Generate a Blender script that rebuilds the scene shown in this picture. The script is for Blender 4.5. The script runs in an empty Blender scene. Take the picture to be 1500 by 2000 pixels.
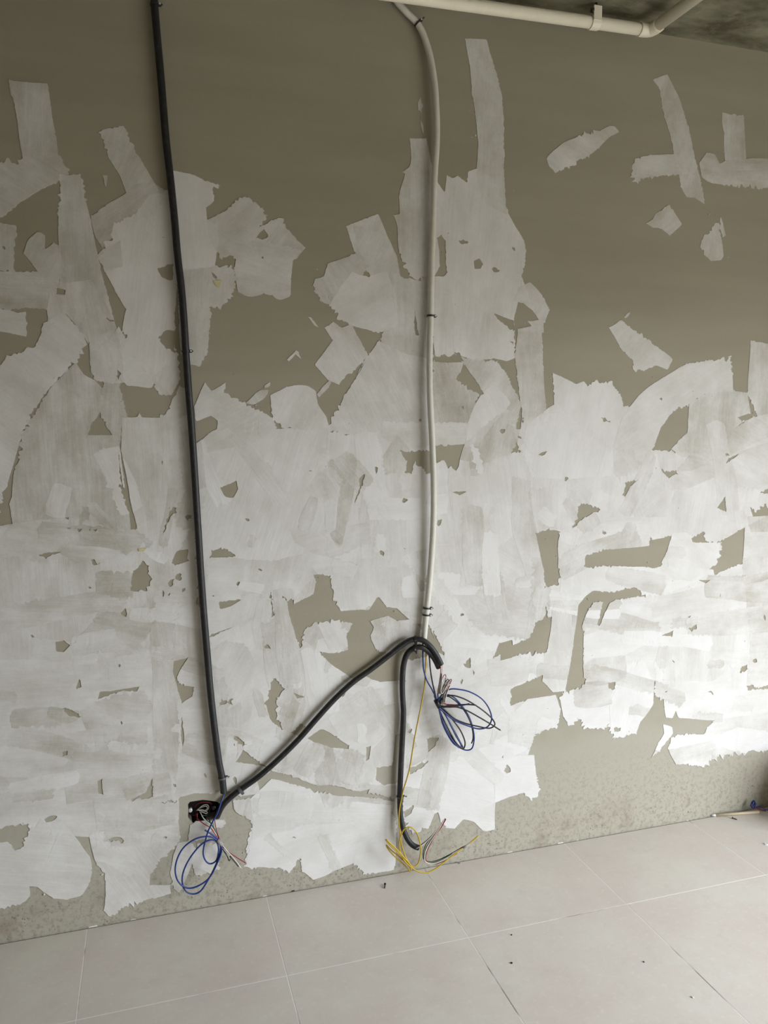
import bpy, bmesh, math, random
from mathutils import Vector, Matrix, geometry, noise

random.seed(7)
SC = bpy.context.scene
COL = SC.collection

# ------------------------------------------------------------------ camera
FPX = 1507.825
CAM = Vector((0.8192, -2.6305, 1.6401))
RX = Vector((0.9560003, -0.2933150, -0.0054480))      # image right
RD = Vector((-0.0340626, -0.0925370, -0.9951264))     # image down
RF = Vector((0.2913814, 0.9515268, -0.0984565))       # view direction
cam_data = bpy.data.cameras.new('camera')
cam = bpy.data.objects.new('camera', cam_data)
COL.objects.link(cam)
cam_data.sensor_fit = 'VERTICAL'
cam_data.sensor_height = 36.0
cam_data.lens = FPX * 36.0 / 2000.0
cam_data.clip_start = 0.02
M = Matrix.Identity(4)
for i in range(3):
    M[i][0] = RX[i]; M[i][1] = -RD[i]; M[i][2] = -RF[i]; M[i][3] = CAM[i]
cam.matrix_world = M
SC.camera = cam

# ------------------------------------------------------------------ sky, daylight opening, exposure
SC.view_settings.view_transform = 'Standard'
SC.view_settings.look = 'None'
SC.view_settings.gamma = 1.0
SC.view_settings.use_curve_mapping = False
SC.view_settings.exposure = 0.0
SKY_STRENGTH = 16.0
world = bpy.data.worlds.new('overcast_sky'); SC.world = world
world.use_nodes = True
wn = world.node_tree; wn.nodes.clear()
w_out = wn.nodes.new('ShaderNodeOutputWorld')
w_bg = wn.nodes.new('ShaderNodeBackground')
w_tc = wn.nodes.new('ShaderNodeTexCoord')
w_sep = wn.nodes.new('ShaderNodeSeparateXYZ')
w_ramp = wn.nodes.new('ShaderNodeValToRGB')
w_map = wn.nodes.new('ShaderNodeMapRange')
w_map.inputs['From Min'].default_value = -0.04; w_map.inputs['From Max'].default_value = 0.04
w_ramp.color_ramp.elements[0].color = (0.12, 0.115, 0.10, 1)     # ground outside
w_ramp.color_ramp.elements[1].color = (0.93, 0.98, 1.04, 1)      # bright overcast sky
wn.links.new(w_tc.outputs['Generated'], w_sep.inputs[0])
wn.links.new(w_sep.outputs['Z'], w_map.inputs['Value'])
wn.links.new(w_map.outputs[0], w_ramp.inputs[0])
wn.links.new(w_ramp.outputs[0], w_bg.inputs['Color'])
w_bg.inputs['Strength'].default_value = SKY_STRENGTH
wn.links.new(w_bg.outputs[0], w_out.inputs[0])

# room: the photographed wall is y=0 and faces -y, floor z=0
ROOM_X0, ROOM_X1 = -2.2, 4.65
ROOM_Y0 = -5.2
CEIL = 3.141
OPEN_Y0, OPEN_Y1, OPEN_Z0, OPEN_Z1 = -4.3, -1.35, 0.0, 2.25     # balcony doorway in the right wall
pl = bpy.data.lights.new('daylight_portal', 'AREA')
pl.shape = 'RECTANGLE'; pl.size = OPEN_Y1 - OPEN_Y0; pl.size_y = OPEN_Z1 - OPEN_Z0
pl.cycles.is_portal = True
po = bpy.data.objects.new('daylight_portal', pl); COL.objects.link(po)
po.location = (ROOM_X1 + 0.02, (OPEN_Y0 + OPEN_Y1) / 2, (OPEN_Z0 + OPEN_Z1) / 2)
po.rotation_euler = (math.pi / 2, 0, math.pi / 2)

# ------------------------------------------------------------------ helpers
def ray(u, v):
    return RX * ((u - 750) / FPX) + RD * ((v - 1000) / FPX) + RF

def at(u, v, d=0.0, zmin=None):
    """point seen at photo pixel (u,v) standing d metres in front of the wall"""
    r = ray(u, v)
    p = CAM + r * ((-d - CAM.y) / r.y)
    if zmin is not None and p.z < zmin:
        p = CAM + r * ((zmin - CAM.z) / r.z)
    return p

def on_floor(u, v, z=0.0):
    r = ray(u, v)
    return CAM + r * ((z - CAM.z) / r.z)

def link_mesh(name, me, mat=None, parent=None):
    o = bpy.data.objects.new(name, me)
    COL.objects.link(o)
    if mat: me.materials.append(mat)
    if parent: o.parent = parent
    return o

def obj(name, bm, mat=None, parent=None, smooth=False):
    me = bpy.data.meshes.new(name)
    bmesh.ops.recalc_face_normals(bm, faces=bm.faces[:])
    if smooth:
        for f in bm.faces: f.smooth = True
    bm.to_mesh(me); bm.free()
    return link_mesh(name, me, mat, parent)

def tag(o, label, cat, group=None):
    o['label'] = label; o['category'] = cat
    if group: o['group'] = group
    return o

def thing(name, label, cat, loc=(0, 0, 0), group=None):
    o = bpy.data.objects.new(name, None); COL.objects.link(o)
    o.location = loc; o.empty_display_size = 0.02
    return tag(o, label, cat, group)

def adopt(child, parent):
    """parent while keeping the world placement of a mesh built in world coordinates"""
    child.parent = parent
    child.matrix_parent_inverse = Matrix.Translation(-Vector(parent.location))
    return child

def add_box(bm, lo, hi):
    x0, y0, z0 = lo; x1, y1, z1 = hi
    v = [bm.verts.new(c) for c in ((x0,y0,z0),(x1,y0,z0),(x1,y1,z0),(x0,y1,z0),(x0,y0,z1),(x1,y0,z1),(x1,y1,z1),(x0,y1,z1))]
    for f in ((0,3,2,1),(4,5,6,7),(0,1,5,4),(1,2,6,5),(2,3,7,6),(3,0,4,7)):
        bm.faces.new([v[i] for i in f])
    return v

def catmull(pts, step):
    """resample a control polyline into a smooth curve with even spacing"""
    P = [Vector(p) for p in pts]
    P = [P[0] * 2 - P[1]] + P + [P[-1] * 2 - P[-2]]
    fine = []
    for i in range(1, len(P) - 2):
        p0, p1, p2, p3 = P[i-1], P[i], P[i+1], P[i+2]
        n = max(4, int((p2 - p1).length / step * 2))
        # centripetal parametrisation
        t1 = max((p1 - p0).length, 1e-6) ** .5
        t2 = t1 + max((p2 - p1).length, 1e-6) ** .5
        t3 = t2 + max((p3 - p2).length, 1e-6) ** .5
        for k in range(n):
            t = t1 + (t2 - t1) * k / n
            a1 = p0 * ((t1 - t) / t1) + p1 * (t / t1)
            a2 = p1 * ((t2 - t) / (t2 - t1)) + p2 * ((t - t1) / (t2 - t1))
            a3 = p2 * ((t3 - t) / (t3 - t2)) + p3 * ((t - t2) / (t3 - t2))
            b1 = a1 * ((t2 - t) / t2) + a2 * (t / t2)
            b2 = a2 * ((t3 - t) / (t3 - t1)) + a3 * ((t - t1) / (t3 - t1))
            fine.append(b1 * ((t2 - t) / (t2 - t1)) + b2 * ((t - t1) / (t2 - t1)))
    fine.append(P[-2])
    out = [fine[0]]; acc = 0
    for a, b in zip(fine, fine[1:]):
        L = (b - a).length
        while acc + L >= step and L > 1e-9:
            k = (step - acc) / L
            a = a.lerp(b, k); out.append(a.copy()); L = (b - a).length; acc = 0
        acc += L
    if (out[-1] - fine[-1]).length > step * .3: out.append(fine[-1])
    return out

def sweep(bm, pts, radius, sides=10, caps=True):
    """tube along pts; radius a number or a function of the ring index"""
    n = len(pts)
    tang = [(pts[min(i+1, n-1)] - pts[max(i-1, 0)]).normalized() for i in range(n)]
    up = Vector((0, 1, 0)) if abs(tang[0].y) < .9 else Vector((0, 0, 1))
    nrm = tang[0].cross(up).normalized()
    rings = []
    for i in range(n):
        nrm = (nrm - tang[i] * nrm.dot(tang[i]))
        if nrm.length < 1e-6: nrm = tang[i].orthogonal()
        nrm.normalize()
        bi = tang[i].cross(nrm)
        r = radius(i) if callable(radius) else radius
        rings.append([bm.verts.new(pts[i] + nrm * (r * math.cos(2*math.pi*k/sides)) + bi * (r * math.sin(2*math.pi*k/sides))) for k in range(sides)])
    for a, b in zip(rings, rings[1:]):
        for k in range(sides):
            f = bm.faces.new((a[k], a[(k+1) % sides], b[(k+1) % sides], b[k])); f.smooth = True
    if caps:
        bm.faces.new(rings[0][::-1]); bm.faces.new(rings[-1])
    return tang

def tube(name, pts, radius, mat, parent=None, sides=10, step=0.006, caps=True):
    bm = bmesh.new()
    sweep(bm, catmull(pts, step), radius, sides, caps)
    return obj(name, bm, mat, parent)

# ------------------------------------------------------------------ materials
def mat_new(name, rough=0.8, color=(.5,.5,.5), metallic=0.0):
    m = bpy.data.materials.new(name); m.use_nodes = True
    b = m.node_tree.nodes['Principled BSDF']
    b.inputs['Base Color'].default_value = (*color, 1)
    b.inputs['Roughness'].default_value = rough
    b.inputs['Metallic'].default_value = metallic
    return m

def N(m, t, **kw):
    n = m.node_tree.nodes.new(t)
    for k, v in kw.items(): setattr(n, k, v)
    return n

def L(m, a, b): m.node_tree.links.new(a, b)

def noise_tex(m, vec, scale, detail=4, rough=.55, mapping=None):
    if mapping:
        mp = N(m, 'ShaderNodeMapping'); mp.inputs['Scale'].default_value = mapping
        L(m, vec, mp.inputs[0]); vec = mp.outputs[0]
    n = N(m, 'ShaderNodeTexNoise'); n.inputs['Scale'].default_value = scale
    n.inputs['Detail'].default_value = detail; n.inputs['Roughness'].default_value = rough
    L(m, vec, n.inputs['Vector'])
    return n.outputs['Fac']

def remap(m, val, a, b, c=0.0, d=1.0, clamp=True):
    n = N(m, 'ShaderNodeMapRange'); n.clamp = clamp
    for k, v in zip(('From Min', 'From Max', 'To Min', 'To Max'), (a, b, c, d)): n.inputs[k].default_value = v
    L(m, val, n.inputs['Value']); return n.outputs[0]

def math_n(m, op, a, b):
    n = N(m, 'ShaderNodeMath', operation=op)
    for i, x in enumerate((a, b)):
        if isinstance(x, (int, float)): n.inputs[i].default_value = x
        else: L(m, x, n.inputs[i])
    return n.outputs[0]

def mixc(m, fac, a, b):
    n = N(m, 'ShaderNodeMix', data_type='RGBA')
    if isinstance(fac, (int, float)): n.inputs[0].default_value = fac
    else: L(m, fac, n.inputs[0])
    for i, x in ((6, a), (7, b)):
        if isinstance(x, tuple): n.inputs[i].default_value = (*x, 1)
        else: L(m, x, n.inputs[i])
    return n.outputs[2]

CONC_A = (0.316, 0.289, 0.216)
CONC_B = (0.371, 0.342, 0.264)
PUTTY = (0.765, 0.758, 0.746)

def concrete_color(m, pos):
    """skim-coated cement render: soft trowel banding, blotches"""
    big = noise_tex(m, pos, 1.6, 5, .55, (0.55, 1, 2.2))
    band = noise_tex(m, pos, 3.0, 3, .5, (0.25, 1, 3.2))
    fine = noise_tex(m, pos, 120, 3, .6)
    f = math_n(m, 'ADD', math_n(m, 'MULTIPLY', big, .55), math_n(m, 'ADD', math_n(m, 'MULTIPLY', band, .33), math_n(m, 'MULTIPLY', fine, .12)))
    return mixc(m, remap(m, f, .36, .64), CONC_A, CONC_B)

# bare cement wall
m_wall = mat_new('bare_cement_render', .88)
tc = N(m_wall, 'ShaderNodeNewGeometry'); pos = tc.outputs['Position']
col = concrete_color(m_wall, pos)
sep = N(m_wall, 'ShaderNodeSeparateXYZ'); L(m_wall, pos, sep.inputs[0])
low = remap(m_wall, sep.outputs['Z'], .42, .04)                         # rough unfinished strip above the floor
vor = N(m_wall, 'ShaderNodeTexVoronoi'); vor.inputs['Scale'].default_value = 75; L(m_wall, pos, vor.inputs['Vector'])
pits = remap(m_wall, vor.outputs['Distance'], .34, .14)
pn = remap(m_wall, noise_tex(m_wall, pos, 9, 4, .65), .47, .66)
pits = math_n(m_wall, 'MULTIPLY', math_n(m_wall, 'MULTIPLY', pits, pn), low)
mott = math_n(m_wall, 'MULTIPLY', remap(m_wall, noise_tex(m_wall, pos, 55, 7, .75), .49, .60), low)
stain = math_n(m_wall, 'MULTIPLY', remap(m_wall, noise_tex(m_wall, pos, 5, 5, .65), .52, .72), remap(m_wall, sep.outputs['Z'], .22, .03))
strip = math_n(m_wall, 'ADD', sep.outputs['Z'], math_n(m_wall, 'MULTIPLY', math_n(m_wall, 'SUBTRACT', noise_tex(m_wall, pos, 6, 4, .6), .5), .25))
col = mixc(m_wall, remap(m_wall, strip, .62, .40, 0, .75), col, (0.425, 0.405, 0.340))       # unskimmed paler plaster at the foot
col = mixc(m_wall, math_n(m_wall, 'MULTIPLY', mott, .50), col, (0.19, 0.165, 0.12))
col = mixc(m_wall, math_n(m_wall, 'MULTIPLY', stain, .50), col, (0.19, 0.135, 0.10))
col = mixc(m_wall, math_n(m_wall, 'MULTIPLY', pits, .65), col, (0.10, 0.092, 0.075))
bs = m_wall.node_tree.nodes['Principled BSDF']
L(m_wall, col, bs.inputs['Base Color'])
bp = N(m_wall, 'ShaderNodeBump'); bp.inputs['Strength'].default_value = .25; bp.inputs['Distance'].default_value = .004
hh = math_n(m_wall, 'ADD', noise_tex(m_wall, pos, 30, 5, .6), math_n(m_wall, 'MULTIPLY', pits, -1.5))
L(m_wall, hh, bp.inputs['Height']); L(m_wall, bp.outputs[0], bs.inputs['Normal'])

# putty strokes: thin ones let the cement show through; streaks run along the stroke (its UV)
m_putty = mat_new('filler_putty', .80)
g = N(m_putty, 'ShaderNodeNewGeometry'); pos = g.outputs['Position']
conc = concrete_color(m_putty, pos)
uv = N(m_putty, 'ShaderNodeUVMap', uv_map='stroke')
cov = N(m_putty, 'ShaderNodeAttribute', attribute_name='coverage', attribute_type='GEOMETRY').outputs['Fac']
streak = noise_tex(m_putty, uv.outputs[0], 1.0, 4, .62, (7, 85, 1))
soft = noise_tex(m_putty, uv.outputs[0], 1.0, 3, .5, (4.5, 10, 1))
cloud = noise_tex(m_putty, pos, 7, 5, .58)
grain = noise_tex(m_putty, pos, 150, 4, .65)
mid = noise_tex(m_putty, pos, 26, 6, .68)
brist = noise_tex(m_putty, uv.outputs[0], 1.0, 3, .6, (14, 260, 1))
v = math_n(m_putty, 'ADD', math_n(m_putty, 'MULTIPLY', math_n(m_putty, 'SUBTRACT', streak, .5), .55),
           math_n(m_putty, 'MULTIPLY', math_n(m_putty, 'SUBTRACT', soft, .5), 1.9))
v = math_n(m_putty, 'ADD', v, math_n(m_putty, 'MULTIPLY', math_n(m_putty, 'SUBTRACT', cloud, .5), 1.2))
v = math_n(m_putty, 'ADD', v, math_n(m_putty, 'MULTIPLY', math_n(m_putty, 'SUBTRACT', grain, .5), .45))
v = math_n(m_putty, 'ADD', v, math_n(m_putty, 'MULTIPLY', math_n(m_putty, 'SUBTRACT', mid, .5), .8))
v = math_n(m_putty, 'ADD', v, math_n(m_putty, 'MULTIPLY', math_n(m_putty, 'SUBTRACT', brist, .5), .45))
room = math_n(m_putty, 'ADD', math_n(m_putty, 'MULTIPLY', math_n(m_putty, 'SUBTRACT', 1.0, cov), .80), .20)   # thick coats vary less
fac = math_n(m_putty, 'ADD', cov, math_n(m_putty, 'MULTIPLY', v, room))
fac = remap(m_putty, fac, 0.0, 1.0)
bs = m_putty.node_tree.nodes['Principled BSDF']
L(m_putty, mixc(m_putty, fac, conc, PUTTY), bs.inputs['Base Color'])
bp = N(m_putty, 'ShaderNodeBump'); bp.inputs['Strength'].default_value = .22; bp.inputs['Distance'].default_value = .003
L(m_putty, math_n(m_putty, 'ADD', streak, math_n(m_putty, 'MULTIPLY', soft, 2)), bp.inputs['Height']); L(m_putty, bp.outputs[0], bs.inputs['Normal'])

# floor tiles, grout
m_tile = mat_new('beige_porcelain_tile', .38)
g = N(m_tile, 'ShaderNodeNewGeometry'); pos = g.outputs['Position']
oi = N(m_tile, 'ShaderNodeObjectInfo')
f1 = noise_tex(m_tile, pos, 3.2, 8, .68); f2 = noise_tex(m_tile, pos, 55, 6, .7)
c = mixc(m_tile, remap(m_tile, f1, .38, .62), (0.715, 0.645, 0.592), (0.755, 0.722, 0.652))
c = mixc(m_tile, math_n(m_tile, 'MULTIPLY', remap(m_tile, f2, .54, .68), .5), c, (0.84, 0.81, 0.77))
c = mixc(m_tile, math_n(m_tile, 'MULTIPLY', remap(m_tile, noise_tex(m_tile, pos, 11, 7, .75), .54, .66), .30), c, (0.60, 0.555, 0.48))
c = mixc(m_tile, math_n(m_tile, 'MULTIPLY', oi.outputs['Random'], .14), c, (0.68, 0.62, 0.58))
bs = m_tile.node_tree.nodes['Principled BSDF']
L(m_tile, c, bs.inputs['Base Color'])
L(m_tile, remap(m_tile, noise_tex(m_tile, pos, 9, 5, .65), .3, .7, .34, .55), bs.inputs['Roughness'])
m_grout = mat_new('chalky_grout', .9)
g = N(m_grout, 'ShaderNodeNewGeometry')
L(m_grout, mixc(m_grout, remap(m_grout, noise_tex(m_grout, g.outputs['Position'], 3.5, 3, .6), .38, .47), (0.33, 0.30, 0.27), (0.90, 0.88, 0.84)),
  m_grout.node_tree.nodes['Principled BSDF'].inputs['Base Color'])

# raw slab ceiling
m_ceil = mat_new('raw_concrete_soffit', .9)
g = N(m_ceil, 'ShaderNodeNewGeometry'); pos = g.outputs['Position']
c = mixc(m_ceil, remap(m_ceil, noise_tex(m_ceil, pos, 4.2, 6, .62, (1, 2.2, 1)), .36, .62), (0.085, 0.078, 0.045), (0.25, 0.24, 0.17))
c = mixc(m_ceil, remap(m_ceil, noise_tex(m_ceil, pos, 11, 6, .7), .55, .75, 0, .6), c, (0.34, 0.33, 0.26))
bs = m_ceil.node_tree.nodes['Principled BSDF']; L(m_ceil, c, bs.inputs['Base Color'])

m_room = mat_new('plain_cement_wall', .9, (0.33, 0.285, 0.20))

def speck(name, base, dust, rough, lo=.5, hi=.75, amt=.5, scale=60):
    m = mat_new(name, rough)
    g = N(m, 'ShaderNodeNewGeometry')
    f = math_n(m, 'MULTIPLY', remap(m, noise_tex(m, g.outputs['Position'], scale, 5, .6), lo, hi), amt)
    L(m, mixc(m, f, base, dust), m.node_tree.nodes['Principled BSDF'].inputs['Base Color'])
    return m

m_black = speck('charcoal_conduit_plastic', (0.013, 0.0135, 0.015), (0.07, 0.07, 0.07), .5, amt=.35)
m_grey = speck('pale_grey_conduit_plastic', (0.68, 0.67, 0.60), (0.80, 0.79, 0.73), .5)
m_tie = speck('black_nylon_tie', (0.02, 0.02, 0.021), (0.16, 0.16, 0.15), .4)
m_tieg = speck('dusty_nylon_tie', (0.10, 0.10, 0.10), (0.26, 0.26, 0.25), .5)
m_nail = mat_new('nail_steel', .45, (0.60, 0.60, 0.58), .3)
m_pvc = speck('cream_pvc', (0.90, 0.85, 0.70), (0.80, 0.74, 0.58), .42, scale=25)
m_blue = speck('blue_wire_sheath', (0.005, 0.030, 0.19), (0.008, 0.045, 0.26), .4)
m_bwire = speck('black_wire_sheath', (0.006, 0.006, 0.008), (0.02, 0.02, 0.024), .42)
m_smear = speck('yellow_chalk', (0.62, 0.57, 0.30), (0.68, 0.65, 0.48), .9)
m_yel = speck('yellow_wire_sheath', (0.50, 0.33, 0.010), (0.60, 0.43, 0.025), .42)
m_red = speck('red_wire_sheath', (0.30, 0.012, 0.025), (0.42, 0.04, 0.05), .4)
m_whi = speck('white_wire_sheath', (0.72, 0.70, 0.64), (0.58, 0.55, 0.50), .45)
m_grn = speck('green_wire_sheath', (0.02, 0.10, 0.065), (0.05, 0.17, 0.11), .4)
m_pink = speck('pink_white_wire_sheath', (0.75, 0.70, 0.66), (0.45, 0.10, 0.11), .45)
m_tape = speck('grey_tape', (0.30, 0.30, 0.29), (0.42, 0.42, 0.40), .6)
m_box = speck('dark_box_plastic', (0.010, 0.010, 0.010), (0.035, 0.03, 0.028), .5)
m_maroon = speck('maroon_box_wire', (0.16, 0.012, 0.015), (0.25, 0.03, 0.03), .45)
m_wood = speck('pale_wood', (0.70, 0.60, 0.42), (0.60, 0.50, 0.34), .6)
m_chip = speck('plaster_crumb', (0.75, 0.74, 0.70), (0.60, 0.58, 0.52), .9)
m_screw = mat_new('black_screw', .4, (0.015, 0.014, 0.014), .4)
m_copper = mat_new('bare_copper_end', .35, (0.55, 0.50, 0.42), .7)

# ------------------------------------------------------------------ the room shell
def struct(o):
    o['kind'] = 'structure'; return o

def cdt_mesh(polys, eps=1e-5):
    """planar arrangement of closed polygons -> verts, tris, covering ids"""
    vs, fs = [], []
    for p in polys:
        p = [Vector(q) for q in p]
        if sum(a.x * b.y - b.x * a.y for a, b in zip(p, p[1:] + p[:1])) < 0: p.reverse()
        s = len(vs); vs += p; fs.append(list(range(s, s + len(p))))
    r = geometry.delaunay_2d_cdt(vs, [], fs, 1, eps)
    return r[0], r[2], r[5]

# opening of the junction box, broken edges
HOLE_PX = [(367,1571),(371,1566),(383,1564),(396,1562),(412,1564),(424,1566),(430,1570),(430,1590),(426,1598),(418,1599),(404,1602),(390,1606),(378,1608),(370,1603),(367,1594),(368,1583)]
HOLE = [(at(u, v).x, at(u, v).z) for u, v in HOLE_PX]
TH = 0.14
outer = [(ROOM_X0, -.10), (ROOM_X1, -.10), (ROOM_X1, CEIL), (ROOM_X0, CEIL)]
vs, fs, ids = cdt_mesh([outer, HOLE])
bm = bmesh.new()
bv = [bm.verts.new((v.x, 0, v.y)) for v in vs]
for f, i in zip(fs, ids):
    if 1 not in i: bm.faces.new([bv[k] for k in f])
for loop, depth in ((HOLE, .05), (outer, TH)):
    a = [bm.verts.new((x, 0, z)) for x, z in loop]; b = [bm.verts.new((x, depth, z)) for x, z in loop]
    for k in range(len(loop)):
        j = (k + 1) % len(loop); bm.faces.new((a[k], a[j], b[j], b[k]))
bk = [bm.verts.new((x, TH, z)) for x, z in outer]; bm.faces.new(bk)
bmesh.ops.remove_doubles(bm, verts=bm.verts[:], dist=1e-6)
wall = struct(obj('wall_back', bm, m_wall))

def slab(name, lo, hi, mat):
    bm = bmesh.new(); add_box(bm, lo, hi); return struct(obj(name, bm, mat))
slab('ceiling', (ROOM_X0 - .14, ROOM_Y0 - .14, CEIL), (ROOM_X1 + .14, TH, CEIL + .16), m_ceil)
slab('wall_left', (ROOM_X0 - .14, ROOM_Y0, 0), (ROOM_X0, TH, CEIL), m_room)
slab('wall_rear', (ROOM_X0 - .14, ROOM_Y0 - .14, 0), (ROOM_X1 + .14, ROOM_Y0, CEIL), m_room)
bm = bmesh.new()                                                           # right wall around the doorway
add_box(bm, (ROOM_X1, OPEN_Y1, 0), (ROOM_X1 + .14, TH, CEIL))
add_box(bm, (ROOM_X1, ROOM_Y0, 0), (ROOM_X1 + .14, OPEN_Y0, CEIL))
add_box(bm, (ROOM_X1, OPEN_Y0, OPEN_Z1), (ROOM_X1 + .14, OPEN_Y1, CEIL))
struct(obj('wall_right', bm, m_room))

FLOOR_EDGE = -0.006
floor = slab('floor', (ROOM_X0 - .14, ROOM_Y0 - .14, -.10), (ROOM_X1 + .14, FLOOR_EDGE, -.0003), m_grout)
TILE, JX, JY, GAP = 0.6, 0.5751, -0.4316, 0.0030
xs = [ROOM_X0]
k = math.ceil((ROOM_X0 - JX) / TILE)
while JX + k * TILE < ROOM_X1: xs.append(JX + k * TILE); k += 1
xs.append(ROOM_X1)
ys = [FLOOR_EDGE + GAP / 2, JY]
while ys[-1] - TILE > ROOM_Y0: ys.append(ys[-1] - TILE)
ys.append(ROOM_Y0)
cache = {}
for yi in range(len(ys) - 1):
    for xi in range(len(xs) - 1):
        w = round(xs[xi+1] - xs[xi] - GAP, 4); h = round(ys[yi] - ys[yi+1] - GAP, 4)
        if w < .01 or h < .01: continue
        if (w, h) not in cache:
            bm = bmesh.new(); add_box(bm, (-w/2, -h/2, -.006), (w/2, h/2, 0))
            bmesh.ops.bevel(bm, geom=[e for e in bm.edges if all(v.co.z > -.001 for v in e.verts)], offset=.0004, segments=1, affect='EDGES')
            bmesh.ops.recalc_face_normals(bm, faces=bm.faces[:])
            me = bpy.data.meshes.new('floor_tile'); bm.to_mesh(me); bm.free(); me.materials.append(m_tile); cache[(w, h)] = me
        o = bpy.data.objects.new('floor_tile', cache[(w, h)]); COL.objects.link(o); o.parent = floor
        o.location = ((xs[xi] + xs[xi+1]) / 2, (ys[yi] + ys[yi+1]) / 2, 0)

# ------------------------------------------------------------------ putty strokes on the wall
# (outline in photo pixels projected onto the wall plane, thickness of the coat 0..1, stroke direction in degrees, raggedness)
import numpy as np
S = []
def P(a, ang, pts, rag=1.0, clip=False): S.append((pts, a if clip else min(.95, a * 1.12 + .07), ang, rag, clip))

# --- base coats (skimmed fields)
P(0.66, 92, [(-10,1028),(60,1018),(130,1008),(132,1030),(268,1033),(300,1010),(380,1000),(385,1110),(398,1260),(330,1290),(200,1300),(-10,1310)])
P(0.68, 178,[(-10,1290),(200,1285),(400,1255),(412,1400),(428,1545),(350,1562),(348,1600),(230,1640),(100,1630),(60,1620),(42,1655),(28,1660),(12,1645),(-10,1640)])
P(0.68, 70, [(378,868),(430,838),(540,838),(645,830),(640,960),(640,1060),(648,1122),(610,1130),(560,1180),(520,1200),(396,1245),(388,1110)])
P(0.66, 84, [(640,840),(740,845),(850,830),(850,900),(850,1060),(838,1220),(780,1215),(760,1200),(740,1168),(720,1190),(665,1193),(640,1120),(632,960)])
P(0.66, 100,[(840,880),(900,925),(995,885),(1035,880),(1045,1000),(1062,1110),(1065,1200),(1050,1225),(1035,1248),(1000,1260),(975,1255),(960,1290),(880,1300),(850,1255),(835,1210)])
P(0.68, 80, [(1000,830),(1090,800),(1190,880),(1290,880),(1420,890),(1510,850),(1510,1000),(1400,1060),(1300,1050),(1180,1072),(1085,1036),(1045,1040),(1030,940)])
P(0.68, 2,  [(1060,1140),(1090,1130),(1150,1105),(1290,1108),(1395,1112),(1510,1060),(1510,1280),(1400,1310),(1280,1330),(1140,1340),(1138,1240),(1150,1180),(1130,1180),(1075,1210),(1058,1180)])
P(0.68, 30, [(396,1250),(520,1195),(585,1255),(625,1275),(690,1328),(760,1300),(785,1330),(780,1450),(775,1560),(700,1545),(530,1505),(470,1545),(437,1545),(428,1500),(415,1400)])
P(0.69, 15, [(790,1290),(860,1275),(950,1290),(1000,1285),(1060,1275),(1055,1320),(1000,1348),(1000,1380),(960,1415),(900,1480),(860,1500),(800,1560),(784,1555),(786,1420)])
P(0.71, 160,[(795,1500),(870,1480),(960,1410),(1000,1375),(1085,1357),(1095,1385),(1088,1420),(1045,1433),(1035,1460),(1030,1475),(1043,1475),(1047,1530),(1050,1553),(1035,1562),(1025,1548),(1000,1555),(968,1566),(966,1620),(945,1622),(925,1605),(905,1600),(888,1618),(870,1616),(852,1600),(838,1618),(800,1625),(784,1600),(786,1540)], 2.1)
P(0.74, 170,[(488,1560),(530,1520),(620,1545),(700,1556),(780,1565),(774,1620),(772,1690),(765,1700),(712,1708),(700,1690),(690,1685),(660,1692),(645,1705),(612,1718),(590,1702),(586,1672),(572,1690),(566,1705),(545,1694),(512,1692),(478,1694),(483,1640),(492,1612)], 2.1)
P(0.71, 165,[(-10,1640),(15,1643),(28,1660),(40,1655),(60,1618),(120,1600),(176,1677),(178,1700),(173,1725),(160,1748),(130,1757),(104,1755),(85,1742),(72,1732),(57,1730),(58,1750),(45,1763),(-10,1776)], 2.1)
P(0.72, 120,[(175,1630),(250,1612),(348,1596),(352,1640),(330,1665),(306,1690),(293,1710),(292,1728),(333,1727),(334,1745),(270,1762),(240,1772),(213,1790),(202,1778),(206,1740),(205,1705),(185,1680)], 2.1)
P(0.79, 3,  [(1093,1365),(1100,1350),(1140,1338),(1145,1300),(1250,1295),(1277,1330),(1275,1375),(1262,1395),(1250,1410),(1243,1433),(1200,1443),(1190,1413),(1180,1424),(1140,1424),(1128,1402),(1113,1418),(1100,1400)], 2.2)
P(0.75, 4,  [(1278,1290),(1510,1260),(1510,1467),(1470,1466),(1440,1474),(1420,1482),(1414,1470),(1398,1478),(1375,1497),(1345,1495),(1340,1486),(1320,1493),(1312,1478),(1304,1462),(1318,1438),(1340,1435),(1375,1433),(1380,1420),(1396,1407),(1325,1401),(1320,1385),(1313,1402),(1300,1401),(1296,1365),(1278,1362)], 2.2)

# --- top left
P(.36, 86, [(17,157),(93,163),(100,210),(107,262),(113,306),(45,312),(38,268),(33,230),(25,190)], .6)
P(.40, 150,[(-10,318),(22,311),(34,322),(45,308),(112,300),(137,334),(115,354),(80,370),(40,395),(5,424),(-10,428)])
P(.40, 88, [(-10,434),(33,441),(30,480),(28,532),(-10,534)], .7)
P(.36, 178,[(-10,530),(72,530),(110,548),(140,560),(180,575),(176,604),(90,604),(50,601),(20,606),(-10,603)])
P(.46, 178,[(-10,600),(18,605),(40,610),(52,609),(51,657),(25,652),(-10,647)])
P(.40, 60, [(46,495),(55,470),(75,453),(88,460),(88,487),(105,473),(116,480),(125,520),(115,555),(75,532),(60,512)])
P(.42, 88, [(116,340),(160,341),(168,390),(178,430),(186,475),(200,540),(216,592),(228,640),(236,690),(240,745),(212,745),(185,735),(178,700),(172,655),(150,630),(130,604),(118,560),(115,480)])
P(.35, 100,[(100,560),(180,545),(205,590),(228,645),(180,690),(165,660),(128,612),(95,640),(90,604)])
P(.36, 65, [(194,255),(241,246),(258,280),(280,320),(303,360),(320,371),(300,382),(246,375),(235,345),(214,312),(205,285)])
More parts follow.
